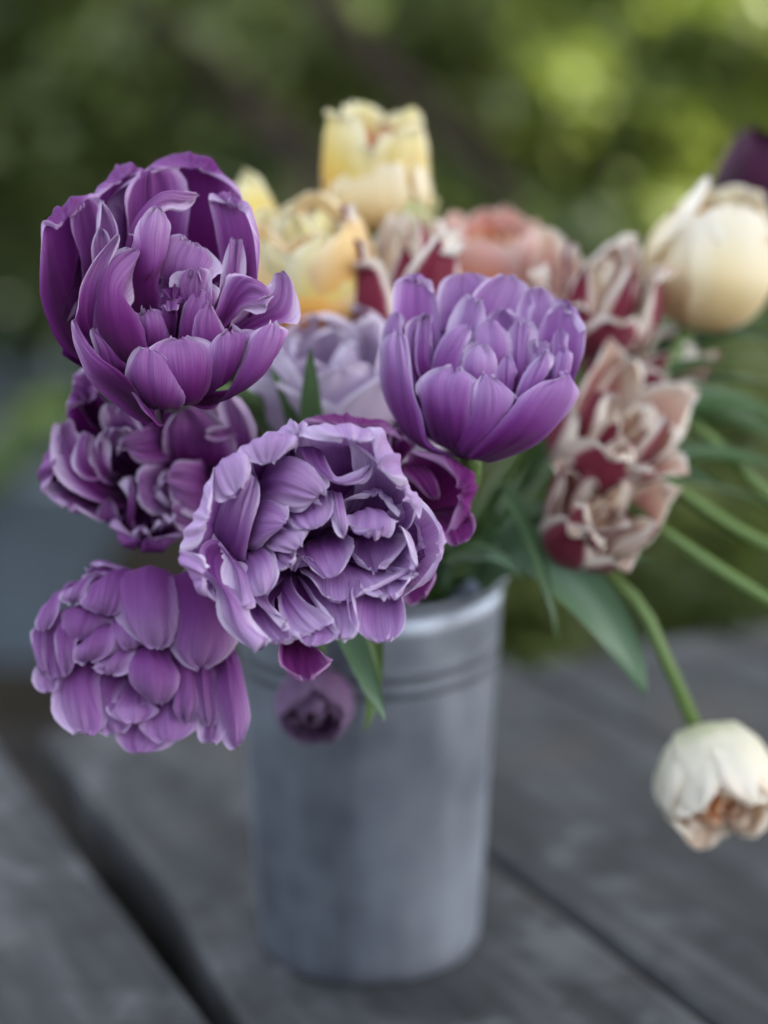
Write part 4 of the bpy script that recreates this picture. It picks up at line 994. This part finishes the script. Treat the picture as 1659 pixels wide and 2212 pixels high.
# --- dark flower behind the front one
F6 = [
 [[(1200,400,-520),(1300,480,-550),(1260,620,-520)],[(1280,280,-430),(1440,440,-470),(1330,660,-430)],[(1340,220,-330),(1580,390,-310),(1440,700,-310)],[(1400,280,-280),(1520,430,-250),(1430,600,-260)]],
 [[(1180,330,-500),(1230,290,-510),(1290,260,-500)],[(1220,330,-420),(1300,320,-410),(1360,320,-420)],[(1310,430,-360),(1385,470,-335),(1405,420,-350)]],
 [[(1360,620,-400),(1440,560,-410),(1500,520,-400)],[(1430,660,-320),(1510,620,-310),(1570,560,-320)],[(1450,715,-290),(1525,700,-275),(1595,600,-295)]],
 [[(780,300,-560),(950,280,-580),(1130,300,-560)],[(740,150,-440),(950,130,-460),(1170,170,-440)],[(730,72,-330),(940,40,-330),(1200,130,-340)],[(800,100,-290),(950,90,-280),(1150,150,-300)]],
 [[(1180,760,-560),(1260,740,-560),(1320,700,-550)],[(1200,880,-440),(1290,860,-440),(1370,800,-430)],[(1240,1030,-330),(1330,980,-320),(1395,850,-330)]],
 [[(1130,260,-480),(1200,220,-480),(1270,200,-480)],[(1130,160,-360),(1200,110,-350),(1280,170,-360)]],
 [[(760,500,-620),(800,400,-640),(900,360,-620)],[(640,420,-520),(720,280,-540),(840,220,-520)],[(640,360,-430),(740,220,-430),(860,160,-430)]],
 [[(820,760,-620),(940,820,-640),(1080,800,-620)],[(760,900,-520),(940,980,-540),(1140,940,-520)],[(780,960,-430),(960,1040,-430),(1160,1000,-430)]],
 [[(760,520,-620),(740,640,-640),(780,760,-620)],[(620,480,-520),(560,660,-540),(640,860,-520)],[(600,520,-430),(560,660,-430),(640,840,-430)]],
]
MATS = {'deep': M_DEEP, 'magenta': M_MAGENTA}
def prep(lst, deep=(), widen={}):
    out = []
    for k, p in enumerate(lst):
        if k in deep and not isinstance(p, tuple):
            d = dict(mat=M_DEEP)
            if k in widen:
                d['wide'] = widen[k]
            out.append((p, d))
        elif k in widen and not isinstance(p, tuple):
            out.append((p, dict(wide=widen[k])))
        elif isinstance(p, tuple):
            d = dict(p[1])
            if 'mat' in d:
                d['mat'] = MATS[d['mat']]
            out.append((p[0], d))
        else:
            out.append(p)
    return out

r1, b1 = traced_flower('tall purple double tulip with a deep open heart, above the shadowed one', GP, (54, 302.4, .3711), 0.628, (790, 1500, -200), prep(F1, (0, 1, 4, 5, 15, 16, 17, 18), {9: 1.3, 11: 1.35, 12: 1.25, 15: 1.5, 17: 1.5, 18: 1.5, 19: 1.45, 20: 1.4, 21: 1.4}), M_PURPLE, zs=1.2, wide=1.12)  # back and heart petals take deeper purple, partly standing for shade inside
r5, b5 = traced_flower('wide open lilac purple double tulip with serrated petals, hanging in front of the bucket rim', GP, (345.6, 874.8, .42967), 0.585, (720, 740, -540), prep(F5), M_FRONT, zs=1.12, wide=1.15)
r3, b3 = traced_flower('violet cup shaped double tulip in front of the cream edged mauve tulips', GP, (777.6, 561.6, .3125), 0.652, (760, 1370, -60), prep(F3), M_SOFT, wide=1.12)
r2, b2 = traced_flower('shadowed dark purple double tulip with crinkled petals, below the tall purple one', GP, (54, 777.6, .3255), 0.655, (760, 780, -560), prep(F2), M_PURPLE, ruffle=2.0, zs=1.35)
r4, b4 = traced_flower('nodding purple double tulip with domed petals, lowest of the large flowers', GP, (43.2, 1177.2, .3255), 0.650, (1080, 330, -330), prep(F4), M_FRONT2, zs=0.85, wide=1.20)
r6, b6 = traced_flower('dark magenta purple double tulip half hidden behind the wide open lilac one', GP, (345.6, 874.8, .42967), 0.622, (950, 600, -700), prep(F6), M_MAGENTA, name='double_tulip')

add_stem(r1, b1, (0.01, 0.01), [P(370, 868, .668), P(440, 850, .69), P(540, 860, .71), P(610, 960, .73)], mouth=(-0.03, -0.01), mat=M_STEMD)
add_stem(r5, b5, (0.01, -0.01), [P(690, 1190, .70), P(740, 1200, .72)], mouth=(-0.012, -0.045))
add_stem(r3, b3, (-0.01, 0.0), [P(1010, 1050, .69), P(960, 1150, .73)], mouth=(0.03, -0.03))
add_stem(r2, b2, (0.0, -0.02), [P(420, 1040, .735), P(560, 1120, .742)], mouth=(-0.04, -0.02))
add_stem(r4, b4, (0.02, 0.0), [P(440, 1240, .70), P(560, 1230, .715), P(660, 1215, .73)], mouth=(-0.042, -0.038))
add_stem(r6, b6, (0.0, 0.02), [P(800, 1160, .73)], mouth=(0.0, -0.03))

# ---------------------------------------------------------------- tulips built as whorls of petals
def whorl_tulip(label, group, x, y, D, axis, H, whorls, stem=None, name='tulip', seed=0):
    """x,y,D: middle of the flower; axis (right, up, to lens); H height in m
    whorls: list of (count, Rbelly, Rtip, height, halfangle, mat, opts) as fractions of H"""
    ax = camvec(*axis)
    c = P(x, y, D)
    base = c - ax * H * 0.48
    root = empty(name, base, label, 'tulip', group)
    rr = random.Random(seed)
    e1 = np.cross(ax, (0.1, 0.3, 0.95)); e1 /= np.linalg.norm(e1); e2 = np.cross(ax, e1)
    ph0 = rr.uniform(0, 6.28)
    for wi, (n, rb, rt, h, ha, mat, o) in enumerate(whorls):
        o = dict(o)
        jit = o.pop('jit', 0.12); fold = o.pop('fold', 0.0); tipw = o.pop('tipw', 0.75); roll = o.pop('roll', 0.0)
        ph = o.pop('phase', None)
        for k in range(n):
            a = (ph if ph is not None else ph0 + wi * 0.9) + 2 * math.pi * k / n + rr.uniform(-jit, jit)
            hh = H * h * (1 + rr.uniform(-jit, jit) * 0.7)
            rbb = H * rb * (1 + rr.uniform(-jit, jit)); rtt = H * rt + H * rr.uniform(-jit, jit) * 0.5
            def pt(r, z, da, f=0.0):
                d = math.cos(a + da) * e1 + math.sin(a + da) * e2
                return base + d * r + ax * z
            def tri(r, z, half, fo):
                # side points lie on the circle of radius r; fold pulls the middle in or out
                off = H * fo
                mid = pt(r, z, 0) - (math.cos(a) * e1 + math.sin(a) * e2) * off
                w = r * math.sin(min(half, 1.3)) if r > 0 else 0
                t = -math.sin(a) * e1 + math.cos(a) * e2
                rad = math.cos(a) * e1 + math.sin(a) * e2
                hw = H * rb * math.sin(min(ha, 1.35)) * (half / ha)
                sag = hw * math.tan(min(ha, 1.0) * 0.5) * (half / ha)
                l = base + ax * z + rad * (r - sag) - t * hw
                rgt = base + ax * z + rad * (r - sag) + t * hw
                return [l, mid, rgt]
            rows = [tri(0.10 * H, 0.0, ha * 0.25, 0), tri(rbb * 0.82, hh * 0.20, ha * 0.72, fold * 0.5), tri(rbb, hh * 0.48, ha, fold), tri((rbb * 0.45 + rtt * 0.55), hh * 0.78, ha * 0.92, fold), tri(rtt, hh, ha * tipw, fold * 0.5)]
            if roll:
                rows.append(tri(rtt + H * roll, hh * (1.0 - abs(roll) * 0.2), ha * tipw * 0.8, 0))
            petal(rows, mat, root, nxt(), nu=15, nv=20, centre=base + ax * H * 0.9, **o)
    if stem:
        add_stem(root, base + ax * 0.002, stem[0], [P(*v) for v in stem[1]], mouth=stem[2], mat=(stem[3] if len(stem) > 3 else M_STEM), r=(stem[4] if len(stem) > 4 else 0.0040))
    return root, base, ax

GY = 'yellow and cream tulips'
whorl_tulip('upright pale yellow tulip standing highest in the bunch', GY, 810, 392, 0.80, (0.06, 0.90, 0.42), 0.051,
  [(3, .54, .44, .88, .95, M_CREAM, dict(roll=.02, ruffle=1.2, ptip=2.6)), (4, .52, .46, 1.02, .85, M_YELLOW, dict(ptip=2.8, wt=.72, ruffle=2.0, jit=.18, roll=.05)), (5, .42, .40, 1.0, .75, M_PEACH, dict(ruffle=2.4, jit=.16)), (4, .2, .16, .9, .6, M_ORANGE, dict(ruffle=2.5, jit=.2))],
  ((0.0, 0.01), [(800, 560, .79), (850, 900, .79)], (0.0, 0.02)), seed=3)
whorl_tulip('round peach yellow double tulip below the upright pale yellow one', GY, 662, 585, 0.765, (-0.05, 0.80, 0.58), 0.060,
  [(4, .62, .44, .88, .98, M_PEACH, dict(ptip=2.6, ruffle=1.2)), (5, .56, .40, .94, .85, M_YELLOW, dict(ptip=2.6, ruffle=1.4, jit=.1)), (5, .46, .32, .98, .8, M_PEACH, dict(ruffle=1.6, jit=.1)), (5, .34, .22, 1.0, .8, M_YELLOW, dict(ruffle=1.6, jit=.1)), (4, .22, .12, 1.0, .8, M_PEACH, dict(ruffle=1.5, jit=.1)), (3, .11, .05, .98, .8, M_PEACH, dict(ruffle=1))],
  ((0.01, 0.01), [(690, 760, .775), (740, 1000, .78)], (-0.02, 0.0)), seed=8)
whorl_tulip('slim pale yellow tulip with only its tip showing behind the tall purple flower', GY, 550, 480, 0.795, (-0.22, 0.95, 0.2), 0.045,
  [(3, .30, .12, 1.0, .95, M_YELLOW, dict(ptip=2.0)), (3, .24, .08, .9, .9, M_CREAM, {})],
  ((-0.01, 0.01), [(590, 620, .80), (680, 1000, .79)], (-0.02, 0.02)), seed=9)
whorl_tulip('salmon pink tulip behind the violet cup shaped one', GY, 1060, 580, 0.84, (0.05, 0.85, 0.5), 0.055,
  [(4, .55, .50, .95, .95, M_PINK, dict(ptip=2.6)), (5, .45, .36, .92, .8, M_PINK, dict(ruffle=1.5)), (4, .28, .2, .85, .8, M_ORANGE, {})],
  ((0.0, 0.02), [(1000, 760, .82), (930, 1000, .80)], (0.01, 0.02)), seed=12)
whorl_tulip('cream tulip with smooth egg shaped cup in front of the blackish purple one', GY, 1530, 575, 0.80, (0.22, 0.86, 0.40), 0.066,
  [(3, .48, .26, 1.06, .85, M_CREAM, dict(ptip=2.0, phase=3.7, ruffle=1.6, jit=.16)), (3, .46, .34, .86, .85, M_CREAM, dict(ptip=2.2, phase=4.8, ruffle=1.8, jit=.16)), (5, .36, .28, .95, .6, M_PEACH, dict(ruffle=2.6, jit=.2)), (4, .2, .14, .9, .6, M_CREAM, dict(ruffle=2))],
  ((0.0, 0.0), [(1440, 790, .80), (1230, 1030, .79)], (0.05, 0.01)), seed=14)
whorl_tulip('drooping ivory tulip with an orange heart hanging by its long stem over the table', GY, 1545, 1690, 0.735, (0.14, -0.66, 0.62), 0.050,
  [(4, .56, .50, .76, .85, M_IVORY, dict(ptip=2.4, phase=3.6, ruffle=1.8)), (4, .52, .48, .88, .75, M_IVORY, dict(ptip=2.4, phase=4.4, ruffle=2.2, jit=.2)), (5, .44, .40, .86, .7, M_BLUSH, dict(ruffle=2.2, jit=.15)), (5, .32, .28, .84, .7, M_BLUSH, dict(ruffle=2.2, jit=.15)), (4, .19, .14, .82, .7, M_ORANGE, dict(ruffle=2))],
  ((-0.01, 0.0), [(1440, 1430, .738), (1375, 1300, .742), (1280, 1225, .75), (1160, 1225, .765)], (0.045, -0.015), M_STEM, 0.0032), seed=16)
whorl_tulip('greenish cream tulip bud wedged under the upright pale yellow tulip', GY, 862, 515, 0.80, (0.35, 0.85, 0.3), 0.040,
  [(3, .34, .34, 1.0, .9, M_GREENP, {}), (3, .25, .2, .9, .9, M_GREENP, {})],
  ((0.0, 0.03), [(860, 700, .80)], (0.0, 0.03)), seed=17)
whorl_tulip('blackish purple tulip rising behind the cream egg shaped one', 'dark tulips', 1645, 425, 0.90, (0.15, 0.9, 0.35), 0.066,
  [(3, .48, .26, 1.0, 1.0, M_BLACK, dict(ptip=2.0)), (3, .42, .3, .95, .95, M_BLACK, {}), (4, .28, .2, .85, .8, M_BLACK, {})],
  ((0.01, 0.02), [(1560, 640, .88), (1300, 960, .82)], (0.045, 0.03)), seed=18)
whorl_tulip('pale lilac double tulip low in the bunch behind the pointed green leaf', 'pale tulips', 700, 822, 0.73, (0.0, 0.75, 0.66), 0.052,
  [(4, .72, .70, .85, .98, M_LILAC, dict(ruffle=2)), (4, .56, .50, .9, .98, M_LILAC, dict(ruffle=2)), (4, .36, .28, .9, .9, M_LILAC, dict(ruffle=2))],
  ((0.0, 0.0), [(720, 960, .735), (740, 1100, .75)], (-0.015, -0.02)), seed=19)
whorl_tulip('pale lilac double tulip deep in the bunch below the violet cup', 'pale tulips', 850, 925, 0.76, (0.2, 0.6, 0.75), 0.045,
  [(5, .60, .62, .9, .75, M_LILAC, dict(ruffle=1.5)), (4, .42, .36, .9, .75, M_LILAC, dict(ruffle=1.5))],
  ((0.0, 0.0), [(860, 1060, .765)], (0.0, 0.0)), seed=20)
whorl_tulip('small dull purple tulip nodding close against the side of the bucket', 'purple double tulips', 678, 1520, 0.742, (-0.05, -0.55, 0.8), 0.031,
  [(4, .62, .50, .9, .85, M_DULL, dict(ruffle=.6)), (4, .46, .36, .9, .8, M_DULL, dict(ruffle=.6)), (4, .28, .2, .85, .8, M_DULL, dict(ruffle=.6))],
  ((0.0, 0.0), [(690, 1400, .735), (700, 1330, .728)], (-0.02, -0.045), M_STEMD, 0.0026), seed=21)
GM = 'cream edged mauve tulips'
def crown(label, x, y, D, axis, H, seed, stem, sc_=1.0):
    whorl_tulip(label, GM, x, y, D, axis, H,
      [(5, .56 * sc_, .60 * sc_, .84, .68, M_MAUVE, dict(ptip=2.3, wt=.6, fold=-.04, tipw=.6, jit=.2, roll=.10, ruffle=2.2)),
       (4, .42 * sc_, .46 * sc_, 1.0, .62, M_MAUVE, dict(ptip=2.1, wt=.55, fold=-.10, tipw=.5, jit=.26, ruffle=2.6)),
       (4, .28 * sc_, .30 * sc_, 1.04, .60, M_MAUVE, dict(ptip=2.1, wt=.55, fold=-.08, tipw=.5, jit=.26, ruffle=2.6)),
       (3, .15 * sc_, .14 * sc_, .96, .6, M_CROWN, dict(ptip=2.1, wt=.55, tipw=.5, jit=.26, ruffle=2))], stem, seed=seed)
crown('cream edged mauve tulip squeezed between the peach double and the violet cup', 862, 625, 0.765, (-0.02, 0.88, 0.40), 0.058, 31, ((0, 0), [(870, 800, .775), (880, 1000, .78)], (0.01, -0.01)), 0.85)
crown('cream edged mauve tulip topmost of its cluster, beside the cream egg shaped tulip', 1280, 655, 0.785, (0.08, 0.74, 0.66), 0.050, 32, ((0, 0), [(1200, 850, .79), (1080, 1050, .79)], (0.04, 0.0)), 1.0)
crown('cream edged mauve tulip in the middle of its cluster, pushing out sideways', 1332, 945, 0.755, (0.30, 0.50, 0.80), 0.048, 33, ((0, 0), [(1230, 1000, .785), (1110, 1130, .785)], (0.04, -0.01)), 1.05)
crown('cream edged mauve tulip lowest of its cluster, above the drooping stem', 1280, 1115, 0.745, (0.20, 0.40, 0.88), 0.046, 34, ((0, 0), [(1240, 1105, .79), (1130, 1180, .785)], (0.05, -0.01)), 0.95)
crown('small cream edged mauve tulip hidden at the back of its cluster', 1375, 800, 0.815, (0.6, 0.55, 0.5), 0.050, 35, ((0, 0), [(1260, 950, .81), (1120, 1080, .80)], (0.045, 0.015)), 1.0)

# ---------------------------------------------------------------- leaves in the bunch: each belongs to a tulip that stands in the bucket
def leaf(root, pts, width, mat=None, **kw):
    """pts in (x, y, D)"""
    return strap('leaf', [P(*p) for p in pts], width, root, mat or M_LEAF, **kw)
tocam = camvec(0, 0.2, 1.0)
leaf(r3, [(690, 1170, .735), (680, 1020, .70), (672, 880, .69), (671, 750, .685)], 0.0145, up=tocam, fold=0.3)
leaf(r3, [(700, 1160, .74), (660, 980, .71), (615, 850, .70), (578, 788, .70)], 0.0125, up=tocam, fold=0.3)
leaf(r5, [(705, 1250, .715), (740, 1330, .69), (785, 1440, .68), (832, 1560, .675)], 0.0135, M_LEAFB, up=tocam, fold=0.5)
leaf(r5, [(760, 1260, .72), (800, 1350, .70), (808, 1460, .695), (788, 1585, .692)], 0.0095, M_STEM, up=tocam, fold=0.3)
gl = r3
leaf(gl, [(1030, 1260, .77), (1150, 1190, .745), (1270, 1290, .735), (1350, 1400, .735), (1395, 1505, .735)], 0.026, M_LEAFB, up=tocam, fold=0.3)
leaf(gl, [(1040, 1250, .765), (1090, 1060, .745), (1150, 1180, .735), (1185, 1290, .73), (1205, 1392, .73)], 0.0075, M_LEAF, up=tocam, fold=0.4)
leaf(gl, [(960, 1270, .76), (990, 1215, .74), (1060, 1205, .73), (1130, 1255, .725)], 0.0115, M_LEAFB, up=(0, -.3, 1), fold=0.4)
leaf(r6, [(960, 1290, .77), (940, 1225, .75), (1000, 1190, .735), (1080, 1180, .735)], 0.013, M_LEAF, up=(0, -.3, 1), fold=0.4)
# leaves and stalks that arch out to the right
arch = [((1060, 1230, .79), (1290, 950, .79), (1490, 800, .79), (1720, 830, .80), .026, M_LEAF),
        ((1060, 1230, .79), (1310, 980, .79), (1500, 870, .79), (1720, 930, .80), .024, M_LEAF),
        ((1060, 1230, .80), (1300, 900, .81), (1500, 730, .82), (1720, 760, .83), .024, M_LEAFB),
        ((1040, 1230, .79), (1250, 960, .80), (1450, 760, .82), (1700, 735, .85), .022, M_LEAF),
        ((1050, 1230, .79), (1270, 1000, .80), (1480, 830, .81), (1720, 860, .83), .024, M_LEAFB),
        ((1050, 1240, .79), (1300, 1010, .80), (1500, 900, .81), (1740, 990, .82), .024, M_LEAF),
        ((1060, 1240, .80), (1280, 940, .82), (1480, 780, .84), (1730, 790, .86), .020, M_LEAF),
        ((1060, 1250, .78), (1290, 1040, .78), (1480, 985, .78), (1700, 1010, .78), .018, M_LEAF),
        ((1060, 1240, .80), (1240, 900, .83), (1420, 700, .86), (1620, 640, .90), .020, M_LEAF),
        ((1050, 1240, .79), (1280, 1080, .79), (1430, 1020, .79), (1550, 1045, .79), .018, M_LEAFB),
        ((1050, 1240, .80), (1260, 960, .81), (1440, 850, .82), (1690, 900, .83), .022, M_LEAF),
        ((1050, 1240, .80), (1250, 920, .82), (1440, 740, .84), (1690, 690, .87), .022, M_LEAF),
        ((1050, 1240, .80), (1300, 1060, .80), (1470, 1040, .80), (1690, 1110, .80), .020, M_LEAF),
        ((1040, 1250, .78), (1150, 1100, .77), (1280, 1180, .76), (1420, 1215, .76), .012, M_LEAF)]
for i, (a, b, c, d, w, m) in enumerate(arch):
    leaf((r3, r6)[i % 2], [a, b, c, d], w, m, up=camvec(0.1, 0.8, 0.5), fold=0.35, twist=0.4 * (-1) ** i)
# stems of tulips that droop out of the picture on the right
for i, (via, fx, fy, fD, lab) in enumerate([
        ([(1300, 1060, .765), (1420, 1140, .755), (1560, 1235, .745)], 1840, 1420, .735, 'tulip whose green stem slants out lowest, just above the drooping ivory one'),
        ([(1330, 960, .78), (1500, 1085, .77), (1640, 1170, .765)], 1860, 1290, .755, 'tulip whose slanting green stem is the middle one of three alike'),
        ([(1400, 860, .80), (1560, 970, .79), (1670, 1080, .785)], 1880, 1230, .775, 'tulip whose green stem slants out uppermost, under the cream egg shaped one')]):
    whorl_tulip(lab, GY, fx, fy, fD, (0.75, -0.6, 0.1), 0.055,
        [(3, .48, .3, 1.0, 1.0, M_CREAM, {}), (3, .44, .3, .95, .95, M_CREAM, {}), (3, .3, .2, .9, .9, M_PEACH, {})],
        ((-0.01, 0.0), [(v[0], v[1], v[2]) for v in reversed(via)], (0.05, 0.0 + 0.01 * i), M_STEM, 0.0032), seed=60 + i)
